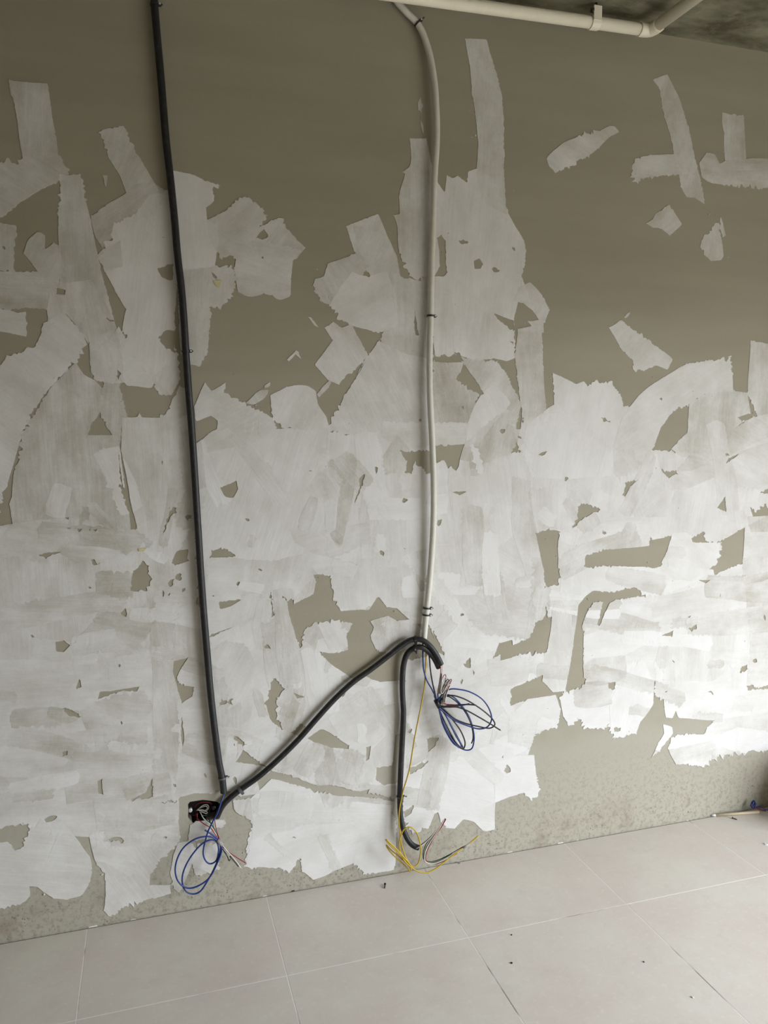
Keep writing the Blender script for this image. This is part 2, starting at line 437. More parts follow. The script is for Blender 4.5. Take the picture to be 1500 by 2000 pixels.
P(.34, 35, [(178,427),(205,404),(243,380),(262,358),(303,358),(310,372),(335,371),(300,420),(240,440),(200,485),(186,462)])
P(.62, 80, [(222,440),(262,420),(290,380),(345,371),(350,480),(346,560),(340,612),(345,690),(350,745),(335,770),(305,745),(252,690),(232,662),(247,604),(225,570),(203,530),(195,505),(200,486),(215,470)])
P(.35, 20, [(190,500),(200,488),(235,470),(240,520),(205,530)])
P(.66, 92, [(332,332),(375,341),(400,354),(432,363),(415,368),(418,393),(403,405),(404,428),(424,440),(428,470),(420,520),(355,532),(338,500)], 1.2)
P(.50, 40, [(404,430),(440,410),(475,384),(516,408),(522,425),(500,452),(530,462),(520,520),(440,522),(415,478)])
P(.45, 58, [(500,448),(545,424),(560,445),(580,470),(597,484),(580,505),(540,520),(485,500)])
P(.46, 172,[(440,475),(500,467),(588,490),(572,510),(568,545),(566,578),(545,585),(532,576),(515,572),(490,580),(465,570),(458,530)], 1.3)
P(.44, 86, [(346,525),(420,520),(457,522),(461,545),(454,578),(440,598),(410,600),(408,660),(405,690),(390,715),(372,712),(352,690)])
# --- left middle
P(.52, 140,[(-10,722),(15,697),(40,688),(72,672),(85,632),(125,611),(148,635),(172,660),(160,690),(148,712),(118,735),(90,765),(62,808),(42,850),(27,905),(14,950),(-10,1012)])
P(.42, 92, [(148,708),(165,732),(185,742),(202,760),(195,805),(181,825),(172,849),(230,850),(236,880),(242,950),(252,1000),(254,1035),(190,1033),(132,1030),(135,1010),(60,1020),(25,1024),(18,985),(28,920),(42,850),(68,805),(96,762),(122,735)], .8)
P(.34, 84, [(203,742),(232,745),(240,780),(250,815),(238,838),(232,868),(215,845),(195,805)])
P(.62, 40, [(213,668),(232,637),(243,660),(262,688),(300,722),(304,740),(296,757),(250,752),(232,738),(218,715)], 1.2)
P(.48, 60, [(303,732),(345,692),(353,740),(335,772),(312,771),(302,755)])
P(.42, 95, [(172,660),(232,640),(240,700),(240,748),(215,748),(186,742),(178,720)])
P(.55, 92, [(239,815),(268,814),(272,804),(277,815),(312,816),(313,806),(320,815),(336,785),(350,755),(364,760),(372,860),(377,950),(382,1012),(350,1072),(338,1095),(300,1082),(272,1040),(254,975),(236,880)], .9)
P(.60, 30, [(380,792),(400,746),(413,763),(440,747),(438,766),(470,785),(505,802),(532,816),(545,850),(470,870),(400,885),(384,872),(410,845),(424,838),(425,822),(412,812),(383,822)], 1.2)
P(.62, 60, [(528,772),(560,755),(582,752),(600,754),(616,764),(621,790),(636,812),(642,834),(600,842),(550,834),(532,816)])
P(.40, 120,[(480,787),(505,764),(525,762),(516,778),(495,790)])
P(.42, 120,[(619,770),(635,751),(648,741),(642,757),(623,776)])
# --- centre
P(.46, 64, [(675,443),(738,418),(756,460),(775,500),(785,565),(745,562),(716,530),(690,490)], .6)
P(.42, 64, [(690,440),(728,448),(748,498),(718,520),(700,490)], .8)
P(.38, 120,[(612,555),(615,545),(632,540),(640,515),(670,505),(695,494),(720,520),(690,562),(645,599),(625,586),(614,572)], 1.6)
P(.58, 30, [(642,598),(665,560),(688,530),(700,537),(720,542),(755,530),(770,570),(776,612),(760,642),(740,650),(700,642),(662,622)], .8)
P(.50, 120,[(615,712),(650,665),(640,650),(633,640),(650,628),(668,640),(686,632),(697,655),(719,695),(700,715),(668,742),(662,752),(640,742),(626,725)])
P(.40, 90, [(800,270),(833,270),(840,310),(848,345),(846,430),(841,540),(805,546),(790,520),(780,490),(775,440),(767,420),(780,418),(780,380),(791,340),(785,336),(800,325),(803,310)], .8)
P(.42, 92, [(770,535),(800,545),(841,540),(842,700),(818,722),(760,692),(742,662),(747,650),(772,612),(765,570)])
P(.58, 85, [(847,345),(868,375),(872,342),(882,348),(893,344),(912,357),(914,336),(930,330),(965,350),(985,400),(1005,440),(1023,470),(1028,490),(1019,540),(1036,588),(1012,588),(1003,622),(1005,700),(990,705),(965,700),(930,705),(895,692),(878,682),(870,640),(868,560),(847,548),(848,450)])
P(.42, 86, [(907,75),(950,78),(957,105),(968,140),(980,190),(984,250),(985,300),(984,345),(990,420),(950,400),(935,360),(930,340),(934,280),(925,200),(918,130)], .5)
P(.42, 50, [(1003,585),(1012,560),(1035,552),(1060,580),(1074,606),(1065,630),(1058,636),(1040,606),(1022,592)], .5)
P(.45, 175,[(1030,628),(1060,626),(1062,650),(1012,648),(1010,642),(1040,640)], .6)
P(.38, 89, [(1010,643),(1058,632),(1060,700),(1065,780),(1070,828),(1036,830),(1020,826),(1012,765),(1006,700)], .6)
P(.42, 52, [(888,690),(910,700),(970,705),(1000,750),(1017,790),(1010,820),(985,832),(940,765),(905,712)])
P(.55, 90, [(845,545),(868,535),(880,570),(888,620),(888,690),(880,696),(850,696),(843,640)])
P(.58, 118,[(640,842),(655,800),(695,740),(720,690),(740,665),(748,670),(790,690),(842,700),(840,770),(847,832),(820,842),(770,852),(700,852)])
P(.36, 100,[(845,706),(905,708),(897,735),(935,770),(925,790),(915,828),(845,830)])
P(.70, 118,[(912,830),(925,795),(942,768),(965,750),(996,785),(985,805),(960,832),(930,872),(908,872)])
P(.60, 2,  [(748,822),(830,826),(917,826),(908,868),(850,872),(782,880),(745,852)])
P(.40, 75, [(905,870),(935,840),(990,800),(1020,815),(1012,860),(995,890),(930,930),(890,925)])
P(.30, 92, [(775,850),(800,880),(796,925),(760,935),(740,900)])
# --- upper right
P(.46, 155,[(1067,310),(1075,300),(1100,278),(1160,258),(1190,246),(1200,247),(1209,258),(1190,268),(1170,290),(1150,307),(1110,325),(1085,336),(1072,325)], 2.0)
P(.40, 74, [(1275,156),(1303,146),(1325,190),(1345,250),(1357,310),(1370,360),(1376,399),(1355,386),(1340,385),(1328,365),(1325,340),(1315,290),(1295,220),(1288,175)], .5)
P(.42, 175,[(1232,330),(1240,312),(1270,302),(1320,302),(1340,306),(1345,340),(1320,341),(1270,345),(1237,354)], 2.0)
P(.36, 88, [(1410,220),(1452,226),(1455,280),(1458,320),(1450,350),(1418,345),(1414,290),(1414,260),(1409,240)])
P(.36, 2,  [(1365,318),(1380,298),(1396,302),(1405,320),(1418,313),(1457,310),(1510,308),(1510,367),(1460,366),(1420,362),(1385,355),(1370,345)])
P(.44, 40, [(1262,436),(1275,428),(1280,417),(1290,412),(1306,400),(1331,438),(1308,461),(1290,447),(1275,445)])
P(.44, 88, [(1367,480),(1372,465),(1385,455),(1392,442),(1404,434),(1406,455),(1411,480),(1413,500),(1408,508),(1388,510),(1375,498)])
P(.40, 75, [(1407,424),(1411,434),(1417,460),(1411,464),(1408,450)], .5)
P(.52, 40, [(1189,640),(1213,625),(1235,645),(1270,668),(1300,690),(1313,702),(1303,722),(1282,714),(1262,724),(1240,726),(1233,715),(1236,705),(1212,680)])
P(.40, 90, [(1465,665),(1510,672),(1510,835),(1480,815),(1460,770),(1463,700)], .7)
P(.32, 92, [(822,190),(825,205),(823,222),(816,215),(817,198)], .5)
P(.30, 80, [(820,226),(826,245),(827,262),(822,248)], .4)
P(.50, 140,[(560,702),(578,684),(583,688),(588,702),(577,692),(564,706)], .4)
P(.40, 60, [(602,620),(606,620),(622,640),(614,636)], .4)
P(.34, 120,[(516,754),(528,747),(524,756),(517,758)], .4)
P(.30, 90, [(200,342),(210,343),(207,366),(203,352)], .4)
P(.45, 140,[(1218,620),(1231,609),(1229,614),(1222,622)], .4)
# --- right middle
P(.74, 78, [(1078,728),(1095,735),(1125,750),(1140,745),(1147,755),(1165,742),(1173,748),(1193,744),(1213,775),(1216,792),(1240,796),(1220,832),(1202,880),(1192,930),(1100,936),(1040,932),(1018,880),(1028,830),(1070,797),(1082,790)])
P(.66, 28, [(1237,785),(1248,772),(1265,757),(1300,735),(1330,715),(1360,708),(1400,702),(1412,698),(1415,705),(1428,694),(1431,766),(1390,766),(1345,790),(1312,805),(1297,830),(1287,862),(1262,892),(1240,922),(1200,932),(1196,872),(1212,822)], 1.3)
P(.46, 88, [(1345,790),(1385,765),(1430,762),(1460,766),(1465,812),(1482,817),(1447,827),(1432,842),(1418,890),(1380,902),(1330,892),(1310,877),(1325,860),(1342,845)])
P(.46, 155,[(1445,830),(1465,816),(1510,805),(1510,856),(1470,872),(1430,897),(1418,882),(1425,845)])
# --- lower field, strokes that stand out
P(.62, 92, [(745,936),(760,925),(815,926),(825,1000),(815,1090),(760,1095),(732,1080),(738,1000)], .7)
P(.58, 84, [(715,930),(748,926),(742,1000),(735,1090),(705,1092),(700,1000)], .7)
P(.60, 95, [(650,1092),(700,1100),(780,1108),(835,1115),(838,1210),(800,1205),(770,1185),(738,1166),(718,1190),(664,1190),(648,1160)], 1.3)
P(.66, 4,  [(600,1080),(650,1090),(700,1105),(690,1128),(640,1122),(598,1118),(594,1095)])
P(.62, 115,[(625,920),(660,910),(695,925),(702,950),(690,980),(655,970),(625,985),(598,955)])
P(.58, 28, [(620,870),(650,878),(700,900),(690,930),(660,915),(622,905)])
P(.55, 15, [(565,1030),(610,1040),(720,1020),(725,1060),(650,1090),(610,1080),(575,1060)])
P(.50, 75, [(450,1090),(540,1095),(590,1080),(620,1120),(612,1160),(575,1180),(552,1165),(530,1172),(500,1160),(440,1165),(405,1150),(405,1095)], 1.4)
P(.66, 176,[(402,1095),(440,1090),(478,1092),(478,1140),(470,1170),(430,1175),(402,1170)], .8)
P(.50, 178,[(722,1212),(760,1202),(810,1210),(828,1240),(815,1262),(770,1275),(735,1272),(722,1245),(730,1225)], 1.2)
P(.50, 60, [(590,1230),(618,1218),(650,1210),(690,1216),(677,1240),(680,1270),(655,1275),(610,1270),(588,1262)], 1.2)
P(.55, 80, [(505,1170),(560,1175),(572,1225),(580,1255),(540,1270),(500,1270),(490,1220)])
P(.60, 145,[(540,1290),(598,1253),(640,1285),(690,1325),(720,1350),(690,1380),(620,1390),(560,1340)], .8)
P(.72, 60, [(865,1250),(890,1225),(930,1220),(950,1250),(935,1290),(900,1310),(870,1295)])
P(.48, 170,[(845,1230),(1050,1110),(1062,1160),(1035,1245),(1000,1250),(970,1255),(930,1225),(880,1220),(848,1228)])
P(.55, 150,[(900,1140),(1040,1010),(1062,1100),(1064,1180),(950,1200),(850,1215)])
P(.64, 2,  [(950,1290),(1000,1270),(1065,1270),(1110,1272),(1110,1300),(1060,1318),(1000,1340),(960,1340)])
P(.62, 95, [(1080,1180),(1130,1180),(1125,1230),(1115,1290),(1104,1350),(1080,1352),(1058,1330),(1065,1260)], .7)
P(.66, 2,  [(1090,1040),(1140,1035),(1200,1010),(1270,1010),(1268,1066),(1180,1074),(1140,1086),(1090,1110)], .8)
P(.74, 2,  [(1095,1120),(1145,1108),(1200,1105),(1280,1108),(1310,1100),(1390,1115),(1360,1135),(1300,1160),(1258,1164),(1240,1147),(1200,1155),(1155,1152),(1130,1180),(1092,1150)], 1.2)
P(.70, 95, [(1090,1040),(1130,1040),(1143,1085),(1140,1120),(1155,1150),(1130,1180),(1090,1178),(1095,1140),(1088,1070)], .8)
P(.72, 150,[(1285,1110),(1312,1042),(1340,1040),(1370,1060),(1410,1060),(1400,1100),(1350,1135),(1300,1130)], 1.5)
P(.60, 2,  [(1185,1182),(1200,1172),(1300,1162),(1400,1140),(1420,1160),(1400,1205),(1300,1225),(1180,1230)])
P(.74, 4,  [(1140,1240),(1180,1230),(1290,1222),(1350,1210),(1345,1225),(1290,1242),(1200,1290),(1140,1300)])
P(.54, 70, [(1140,1190),(1165,1172),(1178,1175),(1165,1220),(1145,1235),(1135,1230)])
P(.44, 88, [(1140,1300),(1160,1285),(1220,1280),(1225,1320),(1200,1335),(1160,1340),(1145,1335)])
P(.58, 88, [(1290,1250),(1345,1245),(1400,1235),(1450,1230),(1440,1300),(1390,1330),(1300,1330),(1280,1290)])
P(.70, 95, [(1425,1300),(1440,1230),(1470,1210),(1462,1300),(1455,1345),(1430,1345)], .8)
P(.40, 86, [(1455,1010),(1510,1000),(1510,1200),(1460,1205),(1450,1100)], .8)
P(.42, 2,  [(1460,1210),(1510,1205),(1510,1335),(1480,1345),(1458,1335),(1465,1260)], .8)
P(.72, 110,[(1250,960),(1280,878),(1288,920),(1270,955),(1260,965)], 1.6)
P(.62, 40, [(1220,965),(1260,930),(1290,915),(1320,950),(1300,1010),(1240,1010),(1225,990)])
P(.56, 165,[(1310,935),(1360,910),(1415,890),(1418,915),(1400,930),(1330,960),(1310,960)])
P(.55, 155,[(1420,905),(1450,880),(1510,860),(1510,940),(1470,960),(1430,950)])
P(.46, 160,[(1320,920),(1360,875),(1385,870),(1410,895),(1350,920)])
P(.58, 90, [(1035,955),(1125,935),(1130,1000),(1118,1040),(1070,1032),(1040,1045),(1032,1000)], 1.2)
P(.66, 30, [(1120,970),(1150,952),(1172,985),(1172,995),(1140,983),(1125,990)])
P(.55, 92, [(1000,930),(1036,940),(1040,1000),(1062,1110),(1062,1140),(1030,1130),(1000,1040)], .8)
P(.84, 75, [(1215,1330),(1255,1285),(1275,1330),(1265,1370),(1240,1395),(1225,1430),(1200,1442),(1192,1410),(1190,1370)], 1.4)
P(.80, 170,[(1310,1440),(1410,1432),(1440,1420),(1432,1470),(1380,1475),(1375,1496),(1322,1492),(1308,1465)], 1.6)
P(.80, 120,[(1272,1480),(1285,1450),(1297,1432),(1295,1415),(1312,1420),(1314,1432),(1300,1452),(1285,1468)], 1.4)
P(.60, 88, [(1280,1310),(1320,1296),(1318,1340),(1290,1368),(1278,1340)])
P(.50, 2,  [(1378,1432),(1395,1405),(1510,1390),(1510,1430),(1440,1420),(1410,1434)])
P(.72, 8,  [(995,1395),(1030,1365),(1085,1357),(1094,1385),(1088,1418),(1040,1430),(990,1440)], 1.2)
P(.78, 165,[(965,1480),(1042,1475),(1048,1530),(1050,1553),(1035,1560),(1022,1548),(1000,1553),(966,1568)], 1.2)
P(.76, 160,[(850,1500),(920,1470),(1000,1430),(1032,1460),(1000,1480),(960,1490),(965,1570),(900,1590),(850,1600),(835,1560)])
P(.74, 10, [(490,1640),(600,1600),(700,1600),(772,1640),(768,1698),(712,1706),(692,1684),(645,1704),(612,1716),(590,1700),(586,1668),(566,1702),(545,1692),(480,1692)], 1.5)
P(.66, 170,[(495,1560),(600,1548),(700,1558),(776,1570),(770,1630),(700,1605),(600,1610),(492,1640)])
P(.62, 168,[(190,1600),(330,1565),(352,1568),(345,1640),(320,1650),(215,1655)])
P(.52, 172,[(180,1560),(310,1540),(345,1565),(340,1610),(240,1630),(190,1620)])
P(.50, 172,[(150,1460),(285,1430),(295,1500),(280,1540),(200,1560),(130,1570),(125,1500)])
P(.54, 178,[(80,1440),(170,1425),(270,1400),(292,1410),(285,1450),(170,1470),(80,1460)])
P(.46, 165,[(155,1390),(200,1365),(280,1345),(300,1380),(285,1405),(170,1425)])
P(.46, 176,[(-10,1190),(80,1170),(240,1150),(255,1160),(240,1185),(100,1215),(-10,1240)])
P(.54, 165,[(150,1245),(200,1195),(290,1180),(292,1215),(275,1270),(200,1275),(140,1260)])
P(.60, 170,[(-10,1030),(40,1020),(110,1012),(134,1015),(120,1075),(80,1085),(-10,1090)], 1.1)
P(.50, 172,[(110,1075),(180,1040),(265,1035),(300,1060),(265,1085),(150,1100)])
P(.46, 95, [(282,1090),(300,1080),(340,1105),(345,1200),(340,1300),(352,1450),(340,1560),(300,1560),(298,1300),(290,1180)], .7)
P(.50, 92, [(355,1182),(385,1180),(392,1290),(345,1290),(335,1240)], .7)
P(.52, 60, [(410,1270),(440,1250),(480,1260),(500,1300),(490,1400),(440,1440),(425,1430),(415,1350)])
P(.56, 88, [(440,1390),(470,1370),(475,1430),(455,1460),(430,1450)])
P(.52, 30, [(530,1500),(560,1440),(640,1460),(700,1475),(690,1530),(620,1535)])
P(.54, 95, [(690,1480),(720,1470),(770,1420),(775,1495),(735,1500),(730,1530),(695,1540)], 1.2)
P(.58, 30, [(640,1400),(700,1350),(775,1340),(780,1420),(720,1460),(660,1435)])
P(.48, 10, [(795,1370),(850,1340),(890,1400),(850,1440),(835,1480),(795,1500)])
P(.62, 178,[(372,1612),(382,1604),(405,1602),(438,1600),(441,1608),(432,1617),(412,1622),(405,1640),(368,1642),(367,1632)], .8)
P(.55, 110,[(348,1645),(372,1640),(385,1660),(374,1690),(362,1720),(351,1742),(340,1735),(332,1705),(338,1670)])
P(.58, 95, [(385,1648),(428,1645),(427,1698),(412,1703),(392,1712),(378,1704),(375,1685)])
P(.58, 2,  [(445,1548),(500,1520),(508,1550),(470,1556)])
P(.55, 95, [(455,1562),(500,1556),(495,1612),(485,1600),(470,1594),(456,1582)])

# --- places left bare
G = [
[(307,525),(320,520),(338,515),(338,545),(330,548),(316,541)], [(203,538),(211,550),(226,580),(247,605),(225,620),(215,590)],
[(308,660),(325,645),(341,646),(342,690),(325,682)], [(160,680),(175,668),(176,700),(163,690)], [(110,563),(128,567),(127,576),(110,575)],
[(185,462),(192,480),(202,487),(190,486)], [(235,640),(250,656),(243,662)], [(420,518),(425,505),(452,498),(460,515),(458,521)],
[(498,467),(515,448),(523,462),(520,467)], [(172,848),(181,825),(195,807),(190,846)], [(230,722),(237,730),(232,742),(228,735)],
[(853,465),(862,458),(870,470),(872,535),(866,540),(848,540),(859,520),(858,490)], [(925,510),(936,505),(943,516),(938,525),(927,525)],
[(965,612),(985,620),(1003,626),(1003,640),(985,635),(970,622)], [(810,606),(814,640),(818,655),(812,655),(808,630)],
[(845,697),(870,693),(886,704),(895,688),(906,706),(870,708)], [(890,740),(908,712),(945,770),(935,770),(913,760)],
[(690,637),(740,650),(745,655),(722,690),(712,680)], [(695,735),(712,708),(700,730),(675,760),(665,752)],
[(995,625),(1003,632),(1003,645),(990,640)], [(992,665),(1003,668),(1002,674)],
[(780,882),(835,878),(890,871),(884,905),(875,915),(868,898),(845,905),(840,925),(810,900),(804,925),(790,924),(795,900)],
[(1278,870),(1290,835),(1312,808),(1342,792),(1342,840),(1325,860),(1310,876),(1285,878)], [(1440,815),(1465,808),(1470,815),(1448,825)],
[(1010,822),(1020,795),(1016,838),(1008,838)],
[(3,962),(15,950),(27,915),(24,970),(16,985),(22,1020),(0,1027),(0,1012),(12,1005)], [(253,1005),(268,1032),(255,1034)],
[(231,880),(240,950),(254,1005),(247,993),(236,950)], [(75,1084),(100,1078),(120,1077),(90,1091)],
[(278,1090),(290,1105),(294,1130),(288,1154),(255,1154),(260,1115),(272,1105)], [(335,1100),(345,1077),(368,1073),(365,1090),(370,1095),(342,1104)],
[(407,1090),(413,1076),(430,1072),(460,1085),(440,1088)], [(430,952),(445,946),(462,938),(465,955),(455,972),(440,970)],
[(108,1253),(125,1250),(137,1260),(125,1273),(110,1272)], [(149,1346),(155,1326),(159,1341)], [(191,1366),(195,1351),(215,1350),(245,1345),(272,1340),(268,1351),(240,1349),(205,1360)],
[(340,1290),(370,1283),(358,1300),(346,1322),(348,1335),(380,1342),(375,1360),(355,1374),(347,1350),(338,1312)], [(428,1175),(470,1171),(450,1184),(430,1189)],
[(355,1400),(360,1440),(357,1458),(354,1440)], [(428,1380),(432,1366),(455,1365),(455,1375),(440,1376)], [(458,1437),(464,1437),(482,1456),(470,1456)],
[(120,1385),(128,1381),(150,1392),(158,1400),(140,1398),(128,1392)], [(121,1474),(131,1466),(130,1472),(122,1478)],
[(700,936),(712,926),(702,962),(692,982),(703,952)], [(612,1122),(645,1125),(648,1160),(640,1175),(622,1190),(616,1214),(592,1230),(588,1265),(583,1255),(575,1230),(567,1180),(550,1165),(576,1180),(610,1172),(622,1145)],
[(658,1192),(682,1194),(720,1192),(738,1166),(755,1186),(775,1188),(802,1211),(775,1213),(752,1200),(722,1212),(700,1222),(680,1214)],
[(677,1235),(722,1232),(725,1250),(735,1273),(770,1276),(740,1290),(700,1326),(688,1325),(650,1300),(622,1274),(660,1282),(680,1271)],
[(526,1168),(530,1155),(535,1200),(531,1206)], [(712,1308),(745,1288),(775,1276),(792,1276),(786,1330),(742,1332),(712,1322)],
[(845,1231),(856,1250),(869,1282),(858,1275),(848,1252)], [(905,1296),(918,1284),(919,1304),(910,1303)], [(977,1256),(1000,1250),(1000,1284),(977,1290)],
[(880,961),(911,960),(897,967)], [(519,1375),(524,1352),(533,1322),(540,1328),(555,1344),(541,1362),(540,1398),(553,1425),(530,1408)], [(572,1353),(595,1361),(580,1364)],
[(570,1432),(586,1412),(600,1422),(582,1440)], [(600,1442),(628,1424),(646,1432),(662,1442),(682,1455),(680,1463),(650,1460),(612,1449)],
[(460,1489),(475,1464),(500,1485),(530,1500),(500,1494)], [(527,1508),(546,1512),(580,1524),(606,1530),(600,1537),(572,1532),(540,1522)],
[(618,1532),(645,1541),(672,1546),(700,1545),(722,1540),(718,1550),(690,1556),(650,1553),(640,1546)],
[(715,1460),(724,1456),(721,1482),(714,1486)], [(735,1500),(766,1494),(772,1435),(781,1432),(779,1528),(748,1533),(733,1522)],
[(798,1500),(815,1494),(838,1485),(822,1500),(800,1512)], [(833,1442),(857,1440),(846,1460),(835,1470)], [(770,1562),(784,1560),(786,1602),(772,1602),(764,1588)],
[(788,1585),(808,1572),(803,1588),(790,1597)], [(836,1618),(848,1590),(855,1586),(860,1605),(872,1614),(850,1640),(838,1640)],
[(1128,990),(1140,983),(1172,995),(1164,1001),(1140,1012),(1117,1031),(1128,1012)], [(1216,967),(1222,941),(1246,937),(1230,950),(1220,970)],
[(1291,921),(1320,917),(1323,925),(1306,934)], [(1417,905),(1422,895),(1442,886),(1430,898)],
[(1044,1040),(1058,1042),(1072,1030),(1080,1040),(1093,1038),(1088,1072),(1090,1143),(1066,1145),(1062,1112)],
[(1143,1086),(1175,1076),(1266,1067),(1270,1046),(1274,1058),(1312,1045),(1300,1080),(1286,1106),(1278,1110),(1230,1105),(1190,1105),(1144,1109)],
[(1350,1052),(1374,1038),(1376,1060),(1352,1058)], [(1411,1065),(1430,1075),(1447,1077),(1450,1100),(1425,1110),(1396,1121),(1392,1112),(1408,1095)],
[(1140,1168),(1158,1154),(1200,1156),(1238,1147),(1250,1154),(1260,1165),(1205,1171),(1190,1178),(1180,1200),(1170,1222),(1166,1220),(1178,1175),(1160,1176),(1146,1196),(1136,1222),(1140,1240),(1138,1310),(1143,1335),(1125,1345),(1104,1352),(1120,1262),(1130,1180)],
[(1292,1241),(1315,1231),(1312,1243)], [(1346,1223),(1362,1219),(1360,1228),(1348,1232)],
[(995,1262),(1035,1246),(1045,1215),(1068,1206),(1078,1204),(1075,1232),(1067,1275),(1030,1276),(998,1284)],
[(998,1346),(1056,1319),(1060,1335),(1070,1352),(1030,1362),(998,1378)], [(1484,962),(1510,948),(1510,966)], [(1464,990),(1476,1000),(1492,984),(1510,1006),(1470,1009)],
[(1400,992),(1416,970),(1418,1000)], [(1440,1036),(1450,1035),(1450,1052),(1441,1048)], [(1364,1133),(1388,1132),(1378,1139)],
[(1185,1334),(1202,1332),(1198,1347),(1190,1345)], [(1456,1338),(1480,1344),(1510,1336),(1510,1346),(1460,1347)],
[(348,1563),(352,1556),(380,1549),(424,1549),(438,1558),(430,1600),(405,1606),(372,1608),(362,1640),(355,1648),(352,1630)],
[(440,1556),(452,1566),(458,1585),(470,1595),(486,1600),(488,1630),(482,1650),(478,1690),(440,1700),(428,1690),(430,1640),(442,1610)],
[(255,1562),(285,1548),(297,1520),(299,1556),(280,1560)], [(313,1566),(345,1562),(346,1567),(318,1567)], [(192,1550),(190,1525),(200,1520),(202,1552)],
[(86,1600),(100,1592),(112,1594),(105,1602),(90,1606)], [(207,1642),(222,1634),(238,1636),(240,1645),(225,1642)], [(-5,1618),(25,1612),(58,1610),(52,1635),(40,1658),(30,1660),(15,1644),(-5,1645)],
[(318,1045),(330,1000),(340,990),(345,1000),(332,1012)], [(385,1165),(395,1170),(390,1182),(383,1180)],
]

# --- many faint overlapping trowel marks inside the coated field
rs = random.Random(21)
for k in range(150):
    cu, cv = rs.uniform(0, 1500), rs.uniform(880, 1700)
    left = cu < 420
    ang = rs.gauss(172, 12) if (left and cv > 1060) or (cu > 1080 and cv > 1040) else rs.choice([88, 95, 70, 118, 172]) + rs.gauss(0, 9)
    ln, wd = (rs.uniform(60, 190), rs.uniform(20, 50)) if k % 3 else (rs.uniform(25, 60), rs.uniform(12, 26))
    ca, sa = math.cos(math.radians(ang)), -math.sin(math.radians(ang))
    bend = rs.uniform(-.18, .18)
    pts = []
    for t, s in ((-.5,-.5),(-.2,-.54),(.15,-.5),(.5,-.44),(.53,0),(.48,.46),(.2,.52),(-.2,.5),(-.5,.48),(-.54,.05)):
        x = t * ln; y = s * wd + bend * ln * (t * t - .1) + rs.uniform(-3, 3)
        pts.append((cu + x * ca - y * sa, cv + x * sa + y * ca))
    P(rs.choice((.42, .5, .6, .72, .85, .95)), ang, pts, 1.1, True)

def ragged(pts, rag, seed):
    """project to the wall and roughen the outline: crisp trowel edges that break into bristly stretches"""
    w = [Vector((at(u, v).x, at(u, v).z)) for u, v in pts]
    out = []; n = len(w); s = 0.0
    sd = seed * 13.37
    for i in range(n):
        a, b = w[i], w[(i + 1) % n]
        e = b - a; ln = e.length
        if ln < 1e-6: continue
        nr = Vector((-e.y, e.x)) / ln
        k = max(1, int(ln / .0055))
        for j in range(k):
            t = j / k
            s += ln / k
            m = max(0.0, noise.noise(Vector((s * 5.5, sd, 3.1))) * 1.9 + .18)
            amp = .0082 * rag * min(m, 1.3) + .0007
            d = noise.noise(Vector((s * 60, sd, 0))) * amp * 1.1 + random_tooth(s, sd) * amp
            if k > 2 and 0 < j < k: d += noise.noise(Vector((s * 9, sd, 5))) * .0045
            out.append(a.lerp(b, t) + nr * d)
    return out

def random_tooth(s, sd):
    return noise.noise(Vector((s * 210, sd, 17.3))) * 1.5

# --- small nicks and missed spots in the coats
rn = random.Random(4)
for k in range(110):
    cu, cv = rn.uniform(0, 1500), rn.uniform(430, 1690)
    r0 = rn.choice((2.5, 3.5, 4.5, 7)); st = rn.uniform(.35, 1); an = rn.uniform(0, 3.14)
    q = []
    for t in range(6):
        b = t * math.pi / 3 + rn.uniform(-.3, .3); x = math.cos(b) * r0 * rn.uniform(.6, 1.7); y = math.sin(b) * r0 * st * rn.uniform(.5, 1.2)
        q.append((cu + x * math.cos(an) - y * math.sin(an), cv + x * math.sin(an) + y * math.cos(an)))
    G.append(q)

polys = []
for i, (pts, a, ang, rag, clip) in enumerate(S): polys.append(ragged(pts, rag, i + 1))
nS = len(polys)
for i, pts in enumerate(G): polys.append(ragged(pts, .8, 900 + i))
polys.append([Vector(q) for q in HOLE])
for k, q in enumerate(S):
    mu = sum(p[0] for p in q[0]) / len(q[0]); mv = sum(p[1] for p in q[0]) / len(q[0])
    if mv < 760 and not q[4]: S[k] = (q[0], min(.95, q[1] * 1.13), q[2], q[3], q[4])
    if mu < 400 and mv > 1000: S[k] = (q[0], q[1] * .84, q[2], q[3], q[4])        # dimmer lower left put into the colour by cutting coverage
vin, ein = [], []
for p in polys:
    s = len(vin); vin += p
    ein += [(s + k, s + (k + 1) % len(p)) for k in range(len(p))]
cd = geometry.delaunay_2d_cdt(vin, ein, [], 0, 2e-5)
VV = np.array([(v.x, v.y) for v in cd[0]]); TT = np.array(cd[2])
CEN = VV[TT].mean(axis=1)
def inside(poly):
    p = np.array([(q.x, q.y) for q in poly]); lo, hi = p.min(0), p.max(0)
    sel = np.where((CEN[:,0] > lo[0]) & (CEN[:,0] < hi[0]) & (CEN[:,1] > lo[1]) & (CEN[:,1] < hi[1]))[0]
    c = CEN[sel]; q = np.roll(p, -1, 0)
    hit = np.zeros(len(sel), int)
    for (x0, y0), (x1, y1) in zip(p, q):
        if y0 == y1: continue
        m = (c[:,1] < y0) != (c[:,1] < y1)
        hit += m & (c[:,0] < (x1 - x0) * (c[:,1] - y0) / (y1 - y0) + x0)
    return sel[hit % 2 == 1]
nT = len(TT)
bare = np.zeros(nT, bool); owner = np.full(nT, -1); trans = np.ones(nT); count = np.zeros(nT, int); base = np.zeros(nT, bool)
for i in range(nS, len(polys)): bare[inside(polys[i])] = True
KEEP_ON_BARE = {k for k, s in enumerate(S) if s[0][0] in ((372,1612), (385,1648), (348,1645))}
order = [i for i in range(nS) if not S[i][4]] + [i for i in range(nS) if S[i][4]]
rank = {}
